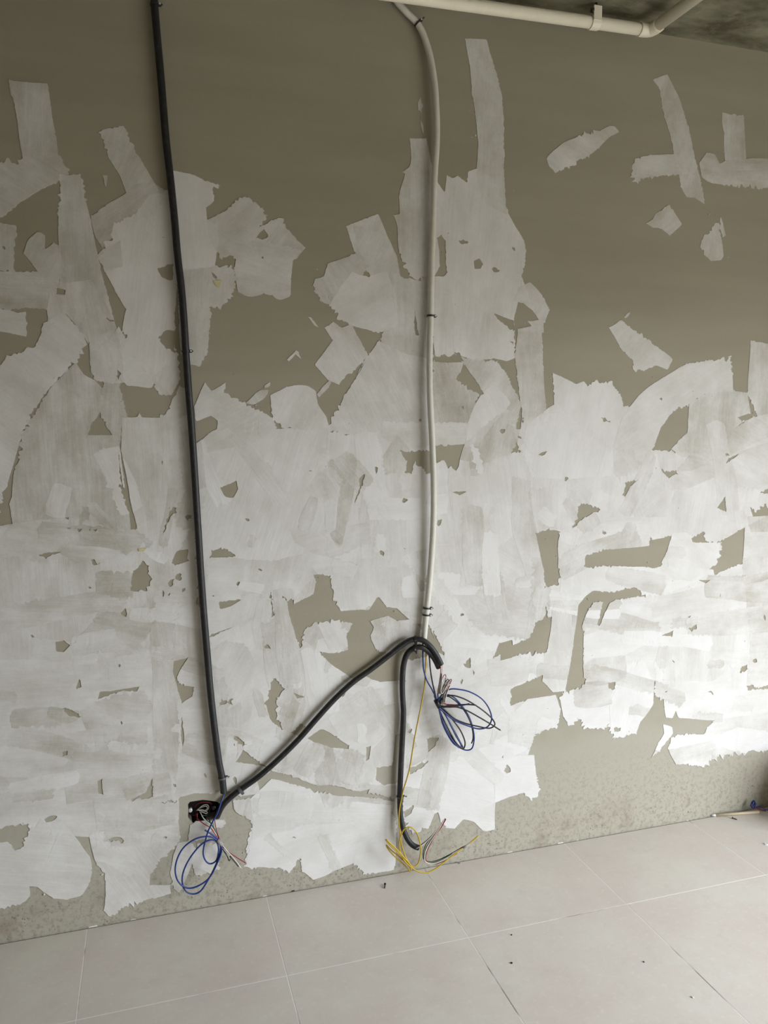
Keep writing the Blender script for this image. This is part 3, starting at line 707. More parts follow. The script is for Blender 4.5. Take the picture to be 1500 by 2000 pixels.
for i in order:
    t = inside(polys[i])
    if S[i][4]: t = t[base[t]]
    else: base[t] = True
    if i not in KEEP_ON_BARE: t = t[~bare[t]]
    owner[t] = i; count[t] += 1
    # a fresh coat fills, a scraping pass thins what lies under it
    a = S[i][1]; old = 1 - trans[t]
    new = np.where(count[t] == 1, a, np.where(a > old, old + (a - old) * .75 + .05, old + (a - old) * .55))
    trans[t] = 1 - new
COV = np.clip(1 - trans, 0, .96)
BASE_N = 15
for i in range(nS):
    t = np.where(owner == i)[0]
    if len(t) == 0: continue
    used = {}; verts = []; faces = []; cov = []
    edge = {}
    for k in t:
        th = .0012 + .00035 * min(count[k], 5)
        f = []
        for vi in TT[k]:
            key = int(vi)
            if key not in used:
                used[key] = len(verts); verts.append((VV[key][0], -th, VV[key][1]))
            f.append(used[key])
        faces.append(tuple(f)); cov.append(COV[k])
        for a, b in ((0,1),(1,2),(2,0)):
            e = (f[a], f[b])
            if (e[1], e[0]) in edge: del edge[(e[1], e[0])]
            else: edge[e] = COV[k]
    skirt = {}
    for (a, b), c in edge.items():
        for q in (a, b):
            if q not in skirt:
                skirt[q] = len(verts); verts.append((verts[q][0], 0.0004, verts[q][2]))
        faces.append((b, a, skirt[a], skirt[b])); cov.append(c)
    me = bpy.data.meshes.new('putty_stroke')
    me.from_pydata(verts, [], faces)
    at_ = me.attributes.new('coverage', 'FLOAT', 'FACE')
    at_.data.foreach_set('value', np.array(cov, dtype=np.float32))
    ca, sa = math.cos(math.radians(S[i][2])), math.sin(math.radians(S[i][2]))
    ox, oy = random.uniform(0, 50), random.uniform(0, 50)
    uvl = me.uv_layers.new(name='stroke')
    uvs = []
    for p in me.polygons:
        for li in p.vertices:
            x, _, z = verts[li]; uvs += [x * ca + z * sa + ox, -x * sa + z * ca + oy]
    uvl.data.foreach_set('uv', uvs)
    me.update()
    link_mesh('putty_stroke', me, m_putty, wall)

# flecks of putty flicked past the stroke edges: too many and small to tell apart
rf = random.Random(11); fv, ff, tries = [], [], 0
edge_pts = [q for i in range(nS) if not S[i][4] for q in polys[i]]
while len(ff) < 1500 and tries < 6000:
    tries += 1
    q = rf.choice(edge_pts) + Vector((rf.gauss(0, .02), rf.gauss(0, .02)))
    if not (0.02 < q.y < 2.95): continue
    n = rf.randint(5, 7); r0 = rf.choice((.0012, .0018, .0024, .0035)); an = rf.uniform(0, 3.14); st = rf.uniform(.3, 1)
    b0 = len(fv)
    for t in range(n):
        b = 2 * math.pi * t / n; x, y = math.cos(b) * r0 * rf.uniform(.6, 1.6), math.sin(b) * r0 * st
        fv.append((q.x + x * math.cos(an) - y * math.sin(an), 0.0003, q.y + x * math.sin(an) + y * math.cos(an)))
    for t in range(n): x, y, z = fv[b0 + t]; fv.append((q.x + (x - q.x) * .7, -.0032, q.y + (z - q.y) * .7))
    ff.append(tuple(range(b0 + n, b0 + 2 * n)))
    for t in range(n): ff.append((b0 + t, b0 + (t + 1) % n, b0 + n + (t + 1) % n, b0 + n + t))
me = bpy.data.meshes.new('putty_flecks'); me.from_pydata(fv, [], ff)
a_ = me.attributes.new('coverage', 'FLOAT', 'FACE'); a_.data.foreach_set('value', [.72] * len(ff)); me.uv_layers.new(name='stroke')
bmx = bmesh.new(); bmx.from_mesh(me); bmesh.ops.recalc_face_normals(bmx, faces=bmx.faces[:]); bmx.to_mesh(me); bmx.free()
fo_ = link_mesh('putty_flecks', me, m_putty, wall); fo_['kind'] = 'stuff'

for q in ([(416,548),(433,548),(428,562),(421,557)], [(270,1072),(287,1070),(281,1077),(272,1077)]):     # two smears of yellow chalk
    bmy = bmesh.new(); lo_ = [bmy.verts.new(at(u, v, .0030)) for u, v in q]; hi_ = [bmy.verts.new(at(u, v, .0042)) for u, v in q]
    bmy.faces.new(hi_)
    for k in range(4): bmy.faces.new((lo_[k], lo_[(k+1) % 4], hi_[(k+1) % 4], hi_[k]))
    obj('yellow_smear', bmy, m_smear, wall)

# ------------------------------------------------------------------ conduits
def path(px, d=.02, zmin=None):
    return [at(p[0], p[1], p[2] if len(p) > 2 else d, zmin) for p in px]

def ribbed(bm, pts, r, pitch, depth, sides=12):
    """corrugated hose: two rings per pitch"""
    c = catmull(pts, pitch / 2)
    sweep(bm, c, lambda i: r if i % 2 else r - depth, sides)
    return c

def conduit(name, label, px, r, pitch, depth, mat, group=None):
    t = thing(name, label, 'conduit', path(px)[-1], group)
    bm = bmesh.new(); c = ribbed(bm, path(px), r, pitch, depth)
    adopt(obj('hose', bm, mat), t)
    bm = bmesh.new()                                            # cut mouth, dark inside
    tg = (c[-1] - c[-4]).normalized()
    sweep(bm, [c[-1] - tg * .001, c[-1] + tg * .0012], r * .78, 12)
    adopt(obj('mouth', bm, m_bwire), t)
    return t, c

def near(c, u, v):
    best = None
    for i, p in enumerate(c):
        q = p - CAM; s = q.dot(RF)
        du = 750 + FPX * q.dot(RX) / s - u; dv = 1000 + FPX * q.dot(RD) / s - v
        e = du * du + dv * dv
        if best is None or e < best[0]: best = (e, i)
    i = min(max(best[1], 2), len(c) - 3)
    return c[i], (c[i+2] - c[i-2]).normalized()

def cable_tie(label, c, u, v, r, mat=None, side=1, nail=True, tail=.012, width=.006, front=False):
    """nylon strap round the hose with a locking head, cut tail and masonry nail"""
    p, tg = near(c, u, v); mat = mat or m_tie
    t = thing('cable_tie', label, 'cable tie', p)
    out = Vector((0, -1, 0)); out = (out - tg * out.dot(tg)).normalized(); sd = tg.cross(out).normalized()
    if sd.x * side < 0: sd = -sd
    if front: sd = (out * .75 + Vector((0, 0, -1)) * .65); sd = (sd - tg * sd.dot(tg)).normalized(); out = tg.cross(sd).normalized()
    bm = bmesh.new(); n = 20; R0 = r + .0004; R1 = r + .0022
    rings = []
    for k in range(n):
        a = 2 * math.pi * k / n; dr = out * math.cos(a) + sd * math.sin(a)
        rings.append([bm.verts.new(p + dr * q + tg * w) for q, w in ((R0, -width/2), (R1, -width/2), (R1, width/2), (R0, width/2))])
    for k in range(n):
        a, b = rings[k], rings[(k+1) % n]
        for j in range(4): bm.faces.new((a[j], a[(j+1) % 4], b[(j+1) % 4], b[j]))
    adopt(obj('strap', bm, mat), t)
    def blk(name, cen, ax, hs, m):
        bm = bmesh.new()
        vs = add_box(bm, (-hs[0], -hs[1], -hs[2]), hs)
        for q in vs: q.co = cen + ax[0] * q.co.x + ax[1] * q.co.y + ax[2] * q.co.z
        bmesh.ops.bevel(bm, geom=bm.edges[:], offset=min(hs) * .35, segments=1, affect='EDGES')
        adopt(obj(name, bm, m), t)
    h = p + sd * (r + .004) + out * .002
    blk('locking_head', h, (sd, out, tg), (.0045, .0042, .0052), mat)
    if tail: blk('tail', h + sd * (.004 + tail / 2) + out * .002, (sd, out, tg), (tail / 2, .0009, .0022), mat)
    if nail:
        bm = bmesh.new(); q = h + out * .003
        sweep(bm, [q, q + out * .004, q + out * .0045], lambda i: (.002, .002, .0034)[i], 10)
        adopt(obj('nail', bm, m_nail), t)
    return t

BR, GR = .0118, .0117
left_px = [(303,-45),(301,-10),(306,60),(315,160),(324,270),(333,350),(341,430),(347,500),(354,560),(359,620),(363,686),(367,745),(373,820),(378,890),(383,970),(388,1050),(393,1130),(399,1210),(405,1280),(412,1360),(420,1430),(428,1490),(434,1520),(437,1548)]
lc, left_c = conduit('black_conduit', 'long black conduit running straight down the left side to the junction box', left_px, BR, .0052, .0006, m_black)
grey_px = [(752,-45,.02),(770,-5,.02),(792,22,.02),(817,48,.02),(836,95,.022),(847,150,.026),(852,210,.028),(853,270,.026),(849,340,.024),(846,420,.022),(843,520,.02),(841,617,.02),(839,700,.024),(840,780,.026),(844,860,.028),(847,950,.03),(846,1030,.028),(841,1110,.024),(834,1185,.02),(831,1215,.02),(828,1247,.02)]
gc, grey_c = conduit('grey_conduit', 'pale grey ribbed conduit curving down the middle of the wall from the ceiling pipe', grey_px, GR, .0056, .0011, m_grey)
diag_px = [(424,1596,-.01),(427,1588,.012),(436,1572,.02),(452,1556,.02),(470,1542,.02),(505,1517,.022),(545,1482,.024),(585,1442,.024),(620,1402,.024),(655,1364,.024),(690,1332,.024),(725,1307,.024),(760,1280,.024),(785,1260,.028),(806,1249,.034),(824,1250,.042),(840,1262,.05),(853,1280,.054),(862,1298,.056)]
dc, diag_c = conduit('black_conduit', 'black corrugated conduit slanting from the junction box up to the grey conduit end', diag_px, .0105, .0050, .0011, m_black)
drop_px = [(857,1304,.036),(848,1286,.04),(836,1272,.042),(822,1264,.04),(808,1266,.032),(796,1276,.026),(789,1295,.022),(786,1325,.02),(786,1355,.02),(788,1390,.02),(786,1440,.02),(783,1500,.02),(781,1556,.02),(782,1590,.024),(788,1620,.032),(798,1642,.042),(808,1652,.05),(818,1656,.056)]
pc, drop_c = conduit('black_conduit', 'smooth black conduit dropping straight to the floor behind the yellow wire', drop_px, .0105, .0052, .0005, m_black)

cable_tie('black tie high on the left conduit at the top edge', left_c, 301, 8, BR, tail=.004)
cable_tie('small black tie halfway down the long left conduit', left_c, 363, 686, BR, tail=.003, width=.005)
cable_tie('dusty tie at the lower end of the long left conduit', left_c, 435, 1519, BR, m_tieg, tail=.005)
cable_tie('black tie on the upper bend of the grey conduit', grey_c, 816, 45, GR, tail=.012)
cable_tie('black tie with bright nail on the middle of the grey conduit', grey_c, 841, 617, GR, tail=.003)
cable_tie('upper of two close ties near the grey conduit end', grey_c, 833, 1187, GR, tail=.004, side=1)
cable_tie('lower of two close ties near the grey conduit end', grey_c, 832, 1201, GR, tail=.004)
cable_tie('grey tie on the slanting conduit beside the junction box', diag_c, 469, 1543, .0105, m_tieg, tail=0, nail=False, width=.010)
cable_tie('upper tie at the arch of the slanting black conduit', diag_c, 811, 1249, .0105, m_tie, tail=.014, width=.009, front=True)
cable_tie('lower tie at the arch of the dropping black conduit', drop_c, 811, 1265, .0105, m_tie, tail=.010, width=.009, front=True)
cable_tie('dusty tie on the dropping conduit where yellow wire crosses', drop_c, 781, 1556, .0105, m_tieg, tail=.008)

# ------------------------------------------------------------------ cream ceiling pipe
PD = .10; PR = .0205
pe = at(1271, 60, PD)
p0 = at(790, -6, PD); p0 = Vector((pe.x - 2.4, -PD, p0.z - .02))
p0 = at(1000, 22, PD) + (at(1000, 22, PD) - pe) * 3.2
def dir_to(a, b): return (b - a).normalized()
run = dir_to(pe, p0)
leg_end_px = at(1352, 0, PD + .22)
leg = dir_to(pe, Vector((leg_end_px.x, leg_end_px.y, leg_end_px.z)))
t = thing('ceiling_pipe', 'cream plastic pipe running under the ceiling and turning at an elbow', 'pipe', pe)
bm = bmesh.new(); sweep(bm, [p0, pe + run * .034], PR, 20); adopt(obj('pipe_run', bm, m_pvc), t)
bm = bmesh.new(); sweep(bm, [pe + leg * .03, pe + leg * 1.6], PR, 20); adopt(obj('pipe_branch', bm, m_pvc), t)
bm = bmesh.new()
el = catmull([pe + run * .050, pe + run * .028, pe + run * .007 + leg * .007, pe + leg * .028, pe + leg * .050], .004)
sweep(bm, el, lambda i: PR + .0035, 20); 
eo = adopt(obj('elbow', bm, m_pvc), t)
for q, dr in ((pe + run * .048, run), (pe + leg * .048, leg)):
    bm = bmesh.new(); sweep(bm, [q - dr * .006, q + dr * .005], PR + .0055, 20); ring = obj('elbow_rim', bm, m_pvc, eo)
    ring.matrix_parent_inverse = Matrix.Translation(-Vector(t.location))

# hanger: strap round the pipe, upright lug and threaded rod to the slab
hp = pe + run * ((at(1160, 42, PD) - pe).length)
t = thing('pipe_hanger', 'cream pipe clamp hung from the ceiling by a dark rod', 'pipe hanger', hp)
bm = bmesh.new(); n = 24; rings = []
up = Vector((0, 0, 1)); nn = run.cross(up).normalized(); uu = nn.cross(run).normalized()
for k in range(n):
    a = 2 * math.pi * k / n; dr = uu * math.cos(a) + nn * math.sin(a)
    rings.append([bm.verts.new(hp + dr * q + run * w) for q, w in ((PR + .0003, -.016), (PR + .0035, -.016), (PR + .0035, .016), (PR + .0003, .016))])
for k in range(n):
    a, b = rings[k], rings[(k+1) % n]
    for j in range(4): bm.faces.new((a[j], a[(j+1) % 4], b[(j+1) % 4], b[j]))
adopt(obj('clamp_band', bm, m_pvc), t)
bm = bmesh.new(); add_box(bm, (hp.x - .016, hp.y - PR - .006, hp.z - .004), (hp.x + .016, hp.y - PR - .002, hp.z + .046))
bmesh.ops.bevel(bm, geom=bm.edges[:], offset=.0012, segments=1, affect='EDGES')
adopt(obj('lug', bm, m_pvc), t)
bm = bmesh.new(); sweep(bm, [Vector((hp.x - .002, hp.y - PR + .004, hp.z + .018)), Vector((hp.x - .002, hp.y - PR + .004, CEIL))], .004, 10); adopt(obj('rod', bm, m_tie), t)
bm = bmesh.new(); sweep(bm, [Vector((hp.x - .022, hp.y - PR + .002, hp.z + .030)), Vector((hp.x - .012, hp.y - PR + .002, hp.z + .030))], .009, 6); adopt(obj('nut', bm, m_tie), t)

# ------------------------------------------------------------------ junction box in the wall
bx0, bx1 = at(369, 1585).x, at(428, 1585).x
bz0, bz1 = at(398, 1603).z, at(398, 1565).z
jb = thing('junction_box', 'dark recessed junction box full of folded wires in the wall', 'junction box', ((bx0+bx1)/2, .05, bz0))
bm = bmesh.new(); D0, D1 = .006, .052
q = [(bx0, bz0), (bx1, bz0), (bx1, bz1), (bx0, bz1)]
fr = [bm.verts.new((x, D0, z)) for x, z in q]; bk_ = [bm.verts.new((x, D1, z)) for x, z in q]
fo = [bm.verts.new((x + sx * .003, D0, z + sz * .003)) for (x, z), (sx, sz) in zip(q, ((-1,-1),(1,-1),(1,1),(-1,1)))]
bo = [bm.verts.new((x + sx * .003, D1 + .003, z + sz * .003)) for (x, z), (sx, sz) in zip(q, ((-1,-1),(1,-1),(1,1),(-1,1)))]
bm.faces.new(bk_); bm.faces.new(bo)
for k in range(4):
    j = (k + 1) % 4
    bm.faces.new((fr[k], fr[j], bk_[j], bk_[k])); bm.faces.new((fo[k], fo[j], bo[j], bo[k])); bm.faces.new((fr[k], fr[j], fo[j], fo[k]))
adopt(obj('box_shell', bm, m_box), jb)
for (u, v, m) in ((371.5, 1583, m_nail), (417.5, 1578, m_tie)):
    c0 = at(u, v, -.010)
    bm = bmesh.new()
    sweep(bm, [c0 + Vector((0, .012, 0)), c0, c0 + Vector((0, -.001, 0)), c0 + Vector((0, -.0012, 0))], lambda i: (.0075, .0075, .007, .003)[i], 14)
    lug = adopt(obj('screw_lug', bm, m), jb)
    bm = bmesh.new(); sweep(bm, [c0 + Vector((0, -.0011, 0)), c0 + Vector((0, -.0022, 0))], .003, 10)
    h = obj('screw_hole', bm, m_bwire, lug); h.matrix_parent_inverse = Matrix.Translation(-Vector(jb.location))

# ------------------------------------------------------------------ wires
def c4(L_, d=.03):   # photo detail around the junction box
    return [(300 + p[0] / 5.77, 1480 + p[1] / 5.77, p[2] if len(p) > 2 else d) for p in L_]
def c5(L_, d=.05):   # photo detail around the coil under the grey conduit
    return [(720 + p[0] / 5., 1200 + p[1] / 5., p[2] if len(p) > 2 else d) for p in L_]
def c6(L_, d=.05):   # photo detail near the floor
    return [(700 + p[0] / 5.357, 1480 + p[1] / 5.357, p[2] if len(p) > 2 else d) for p in L_]

def wire(label, px, r, mat, bare=False, name='electrical_wire', zmin=True, step=.005):
    P_ = path(px, .03, r if zmin else None)
    c = catmull(P_, step)
    bm = bmesh.new(); sweep(bm, c, r, 8)
    if not bare:
        return tag(obj(name, bm, mat), label, 'wire')
    t = thing(name, label, 'wire', P_[0])
    adopt(obj('sheath', bm, mat), t)
    tg = (c[-1] - c[-3]).normalized()
    bm = bmesh.new(); sweep(bm, [c[-1] - tg * .001, c[-1] + tg * .007], r * .62, 8)
    adopt(obj('stripped_end', bm, m_copper), t)
    return t

W1, W2 = .0027, .0016
wire('blue wire coiled in loops below the junction box', c4([(795,380,.02),(790,420,.022),(770,470,.03),(720,620,.045),(660,730,.05),(610,840,.05),(585,930,.048),(565,1010,.046),(560,1090,.045),(590,1165,.045),(640,1195,.045),(700,1165,.045),(730,1060,.044),(725,980,.042),(700,940,.042),(650,925,.044),(560,960,.048),(460,1060,.052),(370,1200,.056),(325,1330,.058),(330,1440,.058),(370,1510,.056),(450,1535,.054),(520,1510,.052),(600,1400,.05),(690,1230,.048),(745,1080,.046),(748,980,.044),(700,920,.044),(640,890,.046),(560,890,.05),(460,920,.054),(340,1010,.058),(270,1130,.062),(243,1260,.064),(265,1370,.064),(320,1440,.064),(400,1470,.062),(500,1445,.06),(620,1360,.056),(720,1180,.052),(768,1020,.046),(720,920,.04),(650,860,.044),(580,815,.05)]), W1, m_blue)
wire('red wire leaving the junction box and ending in a straight tip', c4([(480,640,-.03),(500,690,.002),(560,740,.02),(640,790,.03),(700,870,.036),(745,950,.038),(830,1050,.044),(930,1120,.05),(1035,1185,.056)]), W2, m_red)
wire('white wire from the junction box with stripped black-ringed tip', c4([(520,600,-.02),(560,680,.004),(640,760,.024),(690,840,.032),(740,940,.036),(820,1040,.044),(900,1130,.05),(985,1242,.056)]), W2, m_whi, True)
wire('green wire hanging below the junction box into the tape', c4([(530,630,-.02),(575,690,.004),(640,735,.02),(690,810,.03),(735,920,.034),(780,1010,.038),(830,1110,.044)]), W2, m_grn)
wire('short red wire from the slanting conduit down to the tape', c4([(690,660,.002),(690,720,.016),(705,800,.028),(730,880,.034),(755,950,.036),(800,1020,.04)]), W2, m_red)
wire('white wire beside the short red one above the tape', c4([(670,690,.002),(675,760,.018),(700,850,.03),(740,945,.034),(790,1030,.04),(860,1110,.046),(945,1200,.052)]), W2, m_whi)
wire('dark wire with folded dark tip below the tape', c4([(620,690,.004),(680,810,.026),(730,920,.032),(780,1030,.038),(835,1120,.044),(850,1165,.046),(865,1140,.047)]), .0018, m_bwire)
wire('black ringed wire tip beside the white wire end', c4([(860,1110,.05),(920,1180,.052),(955,1225,.054)]), .0022, m_bwire)
bm = bmesh.new(); q = path(c4([(715,925,.042),(775,985,.042)])); sweep(bm, q, .0065, 12)
tag(obj('tape_wrap', bm, m_tape), 'grey tape binding the wires below the junction box', 'tape')
# folded wires inside the box
wire('white wire folded in a fan inside the junction box', c4([(480,600,-.03),(500,580,-.02),(560,535,-.012),(605,530,-.01),(622,555,-.01),(600,595,-.012),(545,585,-.014),(490,590,-.018),(560,550,-.012),(598,548,-.01),(606,570,-.01),(560,600,-.012),(500,592,-.018),(560,600,-.01),(605,612,-.008),(600,628,-.008),(550,615,-.01),(520,610,-.02)]), .0013, m_whi, zmin=False, step=.003)
wire('maroon wire curled along the top of the junction box', c4([(470,560,-.03),(480,530,-.02),(530,505,-.012),(600,500,-.012),(650,515,-.016),(640,560,-.03)]), .0022, m_maroon, zmin=False)
wire('maroon wire along the lower left of the junction box', c4([(430,640,-.03),(470,650,-.02),(490,620,-.014),(490,660,-.01),(490,700,-.004)]), .002, m_maroon, zmin=False)
wire('green wire curled low inside the junction box', c4([(640,560,-.036),(610,640,-.024),(560,650,-.016),(530,640,-.016),(560,670,-.012)]), .0018, m_grn, zmin=False)

# coil under the grey conduit
wire('blue wire wound in two wide loops under the grey conduit', c5([(530,230,.02),(529,300,.024),(530,420,.034),(537,530,.04),(562,630,.044),(622,740,.048),(665,835,.05),(690,940,.05),(720,1060,.052),(770,1170,.054),(830,1260,.056),(890,1300,.058),(955,1326,.06),(1005,1312,.062),(1030,1220,.062),(1015,1100,.06),(975,990,.058),(900,880,.056),(825,805,.054),(760,785,.052),(700,830,.05),(680,890,.05),(760,975,.054),(840,1035,.058),(960,1085,.064),(1080,1118,.07),(1160,1098,.074),(1200,1030,.076),(1180,930,.074),(1110,830,.07),(1000,762,.064),(900,735,.06),(790,732,.056),(715,785,.052),(672,860,.05),(690,905,.048),(780,902,.054),(900,890,.06),(985,872,.064)]), W1, m_blue)
wire('second blue wire in a narrow loop left of the first', c5([(675,770,.05),(680,850,.05),(695,960,.052),(735,1080,.054),(790,1190,.056),(850,1270,.058),(890,1302,.058),(905,1290,.058),(850,1180,.056),(800,1080,.054),(750,980,.052),(700,900,.05),(662,850,.05),(640,790,.048)]), W1, m_blue)
wire('black wire wound in loops with long cut tail right of the coil', c5([(560,240,.022),(575,320,.026),(592,420,.034),(602,530,.04),(622,660,.046),(655,800,.05),(680,900,.05),(730,1020,.053),(800,1160,.056),(860,1260,.058),(925,1312,.06),(942,1260,.06),(905,1150,.058),(830,1040,.056),(760,960,.053),(690,890,.05),(730,810,.054),(800,790,.058),(920,820,.064),(1040,885,.07),(1150,965,.074),(1215,1030,.078),(1232,1078,.078),(1190,1110,.076),(1060,1092,.07),(940,1062,.062),(840,1018,.058),(740,930,.054),(700,895,.052),(780,905,.056),(860,905,.06),(960,940,.066),(1080,1005,.074),(1190,1070,.08),(1285,1130,.086)]), W1, m_bwire, True)
wire('black wire looping inside the narrow blue loop', c5([(690,900,.046),(710,1000,.05),(760,1120,.052),(830,1230,.054),(900,1300,.056),(920,1305,.056),(880,1220,.055),(820,1110,.053),(760,1000,.05),(700,910,.048)]), W1, m_bwire)
wire('black wire loop on the right side of the coil', c5([(690,890,.048),(760,800,.05),(830,830,.052),(920,920,.056),(985,1030,.06),(1015,1130,.062),(1020,1210,.062),(1005,1260,.062)]), W1, m_bwire)
wire('short black wire with bare tip across the coil', c5([(655,870,.05),(680,905,.052),(760,895,.056),(860,885,.06),(960,880,.064),(1045,885,.068)]), W1, m_bwire, True)
fan = [('red', m_red, 'outermost'), ('white', m_whi, 'second'), ('green', m_grn, 'third'), ('white and red', m_pink, 'fourth'), ('dark red', m_maroon, 'fifth'), ('pale white', m_whi, 'innermost')]
rw = random.Random(5)
for k, (cn, mt, od) in enumerate(fan):
    o_ = k * 17; dd = .048 + .0042 * k; top = (595, 615, 640, 650, 640, 690)[k]
    px = [(700 + k * 4, 470, .05), (703 + k * 3, 560, .052), (690 + k * 5, 660, dd), (676 + k * 6, 760, dd), (684 + o_ * .4, 775, dd),
          (705 + o_ * .8, 690, dd), (735 + o_ * .85, top, dd), (752 + o_ * .85, top - 6, dd), (738 + o_ * .75, 690, dd), (706 + o_ * .6, 800, dd), (705 + o_ * .5, 850, dd)]
    px += [(730 + k * 5, 872, .054), (790, 878 + k * 4, .057), (862 + k * 3, 884 + k * 3, .06)] if k in (0, 2, 4) else [(700 + k * 3, 885, .05), (690, 895, .05)]
    wire(f'{cn} thin wire, {od} strand of the folded bundle at the arch mouth', c5(px), .0015, mt, step=.0035)
bm = bmesh.new(); q = path(c5([(655,835,.05),(690,905,.05)])); sweep(bm, q, .0085, 12)
tag(obj('tape_wrap', bm, m_bwire), 'black tape knot holding the coil under the grey conduit', 'tape')

# yellow wire to the floor
wire('yellow wire hanging from the grey conduit and coiled at the floor', c5([(552,230,.02),(556,300,.024),(560,380,.03),(555,560,.036),(545,700,.038),(520,850,.038),(490,1000,.038),(450,1200,.038),(400,1500,.036)]) + c6([(510,210,.036),(470,340,.036),(453,420,.036),(433,520,.04),(424,640,.044),(432,760,.05),(450,900,.056),(490,1030,.064),(535,1120,.072),(548,1190,.08),(480,1120,.078),(400,1050,.074),(330,980,.07),(290,912,.07),(350,972,.074),(440,1045,.078),(530,1122,.082),(470,1045,.086),(380,962,.084),(310,890,.082),(285,850,.082),(340,900,.084),(430,990,.086),(520,1090,.088),(570,1142,.09),(620,1112,.088),(650,1000,.084),(640,870,.08),(600,770,.078),(540,725,.076),(480,747,.074),(440,830,.074),(430,950,.078),(470,1060,.086),(560,1152,.096),(640,1195,.10),(720,1200,.10),(800,1165,.098),(900,1090,.092),(1000,1010,.086),(1090,945,.08),(1180,880,.074),(1255,815,.07)]), .0025, m_yel)
wire('black thin wire folded out of the floor conduit mouth', c6([(600,950,.054),(650,915,.06),(720,860,.062),(800,780,.062),(870,690,.06),(915,630,.058),(860,715,.062),(790,800,.064),(710,900,.066),(678,990,.068),(680,1050,.07),(710,1082,.07),(790,1082,.072),(890,1045,.074),(1000,985,.076),(1095,930,.078)]), .0015, m_bwire)
wire('red thin wire folded out of the floor conduit mouth', c6([(605,955,0.060),(655,922,0.066),(730,862,0.068),(810,782,0.070),(885,690,0.068),(918,640,0.066),(868,725,0.070),(800,820,0.072),(740,930,0.074),(708,1010,0.076),(705,1065,0.078),(730,1098,0.080),(800,1110,0.082),(880,1088,0.082),(950,1050,0.084),(1030,1000,0.086)]), .0015, m_red)
wire('white thin wire folded out of the floor conduit mouth', c6([(602,952,0.064),(650,925,0.070),(740,850,0.072),(830,745,0.072),(900,640,0.068),(850,735,0.074),(780,840,0.076),(715,950,0.078),(692,1030,0.080),(700,1085,0.082),(770,1108,0.084),(860,1085,0.086),(940,1048,0.088)]), .0015, m_whi)
wire('green thin wire folded out of the floor conduit mouth', c6([(600,948,.058),(655,918,.064),(730,850,.066),(820,760,.066),(890,668,.062),(830,765,.068),(750,870,.07),(695,970,.072),(686,1040,.074),(705,1090,.076),(790,1095,.078),(900,1050,.08),(985,1000,.082)]), .0015, m_grn)
bm = bmesh.new(); q = path(c6([(1095,940,.08),(1160,905,.076)])); sweep(bm, q, .0042, 12)
tag(obj('tape_wrap', bm, m_tape), 'clear grey tape round the yellow wire end near the floor', 'tape')

# ------------------------------------------------------------------ things on the floor
a, b = on_floor(1397, 1592, .006), on_floor(1482, 1586, .006)
t = thing('wooden_stick', 'thin pale wooden stick lying along the wall at the right edge', 'stick', a)
bm = bmesh.new(); sweep(bm, [a, b], .0058, 6); adopt(obj('shaft', bm, m_wood), t)
tg = (a - b).normalized(); bm = bmesh.new(); sweep(bm, [a, a + tg * .012, a + tg * .018], lambda i: (.0058, .0045, .002)[i], 6); adopt(obj('tip', bm, m_chip), t)
wire('blue cord with a small knot on the floor at the right edge', [(1466,1575,.03),(1469,1566,.03),(1473,1563,.03),(1474,1570,.034),(1468,1577,.036),(1471,1579,.04),(1476,1572,.04),(1473,1564,.034),(1470,1570,.034),(1476,1577,.04),(1484,1575,.05),(1492,1580,.06),(1502,1583,.07),(1520,1586,.08)], .0026, m_blue)
wire('dark red wire piece on the floor under the blue cord', [(1475,1578,.05),(1486,1582,.05),(1496,1584,.06)], .003, m_maroon)

def screw(label, u0, v0, u1, v1, r=.0022):
    a, b = on_floor(u0, v0, .004), on_floor(u1, v1, r)
    t = thing('screw', label, 'screw', on_floor(u0, v0))
    ax = (b - a).normalized()
    bm = bmesh.new(); sweep(bm, [a, a + ax * .0015, a + ax * .003], lambda i: (.0042, .0042, .0022)[i], 10); adopt(obj('screw_head', bm, m_screw), t)
    bm = bmesh.new(); L_ = (b - a).length; n = max(8, int(L_ / .0012))
    sweep(bm, [a + ax * (.003 + (L_ - .003) * k / n) for k in range(n + 1)], lambda i: (r if i % 2 else r * .72) * (1 if i < n - 2 else .5), 8)
    adopt(obj('screw_shank', bm, m_screw), t)
screw('small black screw on the floor tile below the middle', 752, 1726, 751, 1735)
screw('black screw against the foot of the wall on the right', 1208, 1623, 1227, 1620)
screw('short dark screw lying in front of the wooden stick', 1430, 1597, 1440, 1601)

def crumb(label, u, v, w, h, mat=None, seed=0, cat='debris', name='plaster_crumb'):
    """broken flake: low irregular lump"""
    c = on_floor(u, v); r = random.Random(seed); s = (c - CAM).length / FPX
    bm = bmesh.new(); n = 9; lo = []; hi = []
    for k in range(n):
        a = 2 * math.pi * k / n; q = r.uniform(.7, 1.1)
        x, y = math.cos(a) * w * s / 2 * q, math.sin(a) * h * s * 1.3 * q
        y = min(y, -c.y - .002)
        lo.append(bm.verts.new((c.x + x, c.y + y, .0002))); hi.append(bm.verts.new((c.x + x * .7, c.y + y * .7, .0012 + min(w, 12) * .00028 * r.uniform(.6, 1.2))))
    for k in range(n):
        j = (k + 1) % n; bm.faces.new((lo[k], lo[j], hi[j], hi[k]))
    bm.faces.new(hi); bm.faces.new(lo[::-1])
    tag(obj(name, bm, mat or m_chip), label, cat)
crumb('long white plaster flake at the wall foot in the left corner', 183, 1808, 17, 3, seed=1)
crumb('small white crumb at the wall foot left of the junction box', 260, 1791, 9, 2.5, seed=2)
crumb('small white crumb where a tile joint meets the wall below the junction box', 517, 1748, 8, 2, seed=3)
crumb('white curled flake at the wall foot right of the yellow coil', 994, 1662, 13, 2.5, seed=4)
crumb('small white crumb beside the tile joint right of the curled flake', 1093, 1645, 12, 2, seed=5)
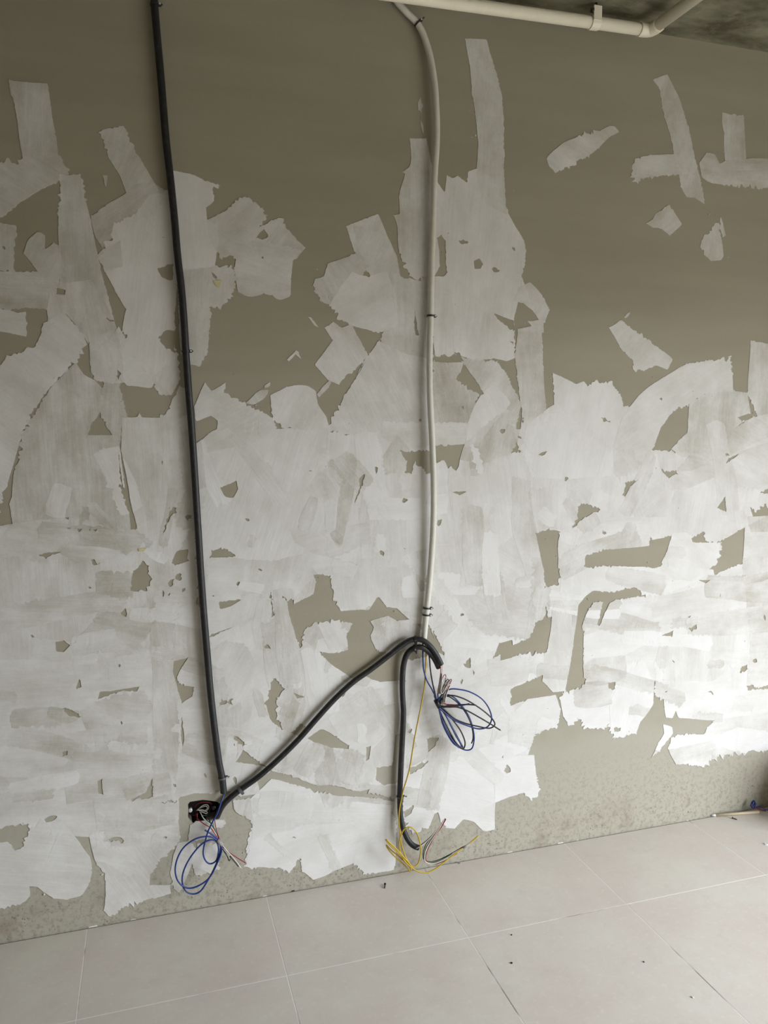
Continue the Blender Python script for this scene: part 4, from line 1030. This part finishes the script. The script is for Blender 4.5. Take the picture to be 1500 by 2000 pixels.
crumb('tiny white crumb at the wall foot left of the black screw', 1124, 1638, 6, 2.5, seed=6)
crumb('round white crumb at the wall foot near the wooden stick', 1339, 1600, 6, 3, seed=7)
crumb('pale speck alone on the bright floor tile', 1353, 1948, 5, 2.4, seed=8)
crumb('dark speck on the floor tile right of the centre', 999, 1881, 5, 1.6, m_screw, 9)
crumb('dark speck on the tile joint row nearer the wall', 999, 1826, 3, 1.2, m_screw, 10)
crumb('dark speck on the right bright floor tile', 1257, 1879, 3, 1.4, m_screw, 11)
crumb('white shred on the floor at the right edge', 1497, 1649, 10, 4, seed=12)
crumb('dark bit of rubbish at the wall foot below the left conduit', 572, 1739, 7, 2, m_screw, 13)
crumb('grey crumb on the floor right of the yellow wire end', 897, 1686, 6, 2, m_tape, 14)

# ------------------------------------------------------------------ invented carton, unseen beyond the right edge, added to shade the corner
cx0, cx1, cy0, cy1, ch = 3.50, 3.92, -.42, -.02, .29
t = thing('added_shade_carton', 'unseen brown carton added past the blue cord to shade the corner', 'carton', ((cx0+cx1)/2, (cy0+cy1)/2, 0))
m_card = speck('brown_cardboard', (0.30, 0.20, 0.11), (0.24, 0.16, 0.09), .85, scale=14)
bm = bmesh.new(); w_ = .004
for lo, hi in (((cx0,cy0,0),(cx1,cy1,w_)), ((cx0,cy0,w_),(cx1,cy0+w_,ch)), ((cx0,cy1-w_,w_),(cx1,cy1,ch)), ((cx0,cy0+w_,w_),(cx0+w_,cy1-w_,ch)), ((cx1-w_,cy0+w_,w_),(cx1,cy1-w_,ch))): add_box(bm, lo, hi)
adopt(obj('shade_carton_body', bm, m_card), t)
mid = (cy0 + cy1) / 2
for a_, b_ in ((cy0, mid - .002), (mid + .002, cy1)):
    bm = bmesh.new(); add_box(bm, (cx0, a_, ch + .0005), (cx1, b_, ch + .0045)); adopt(obj('flap', bm, m_card), t)
bm = bmesh.new(); add_box(bm, (cx0 - .0006, mid - .025, ch + .0046), (cx1 + .0006, mid + .025, ch + .0052)); adopt(obj('packing_tape', bm, speck('packing_tape', (0.42, 0.33, 0.20), (0.5, 0.4, 0.26), .3)), t)
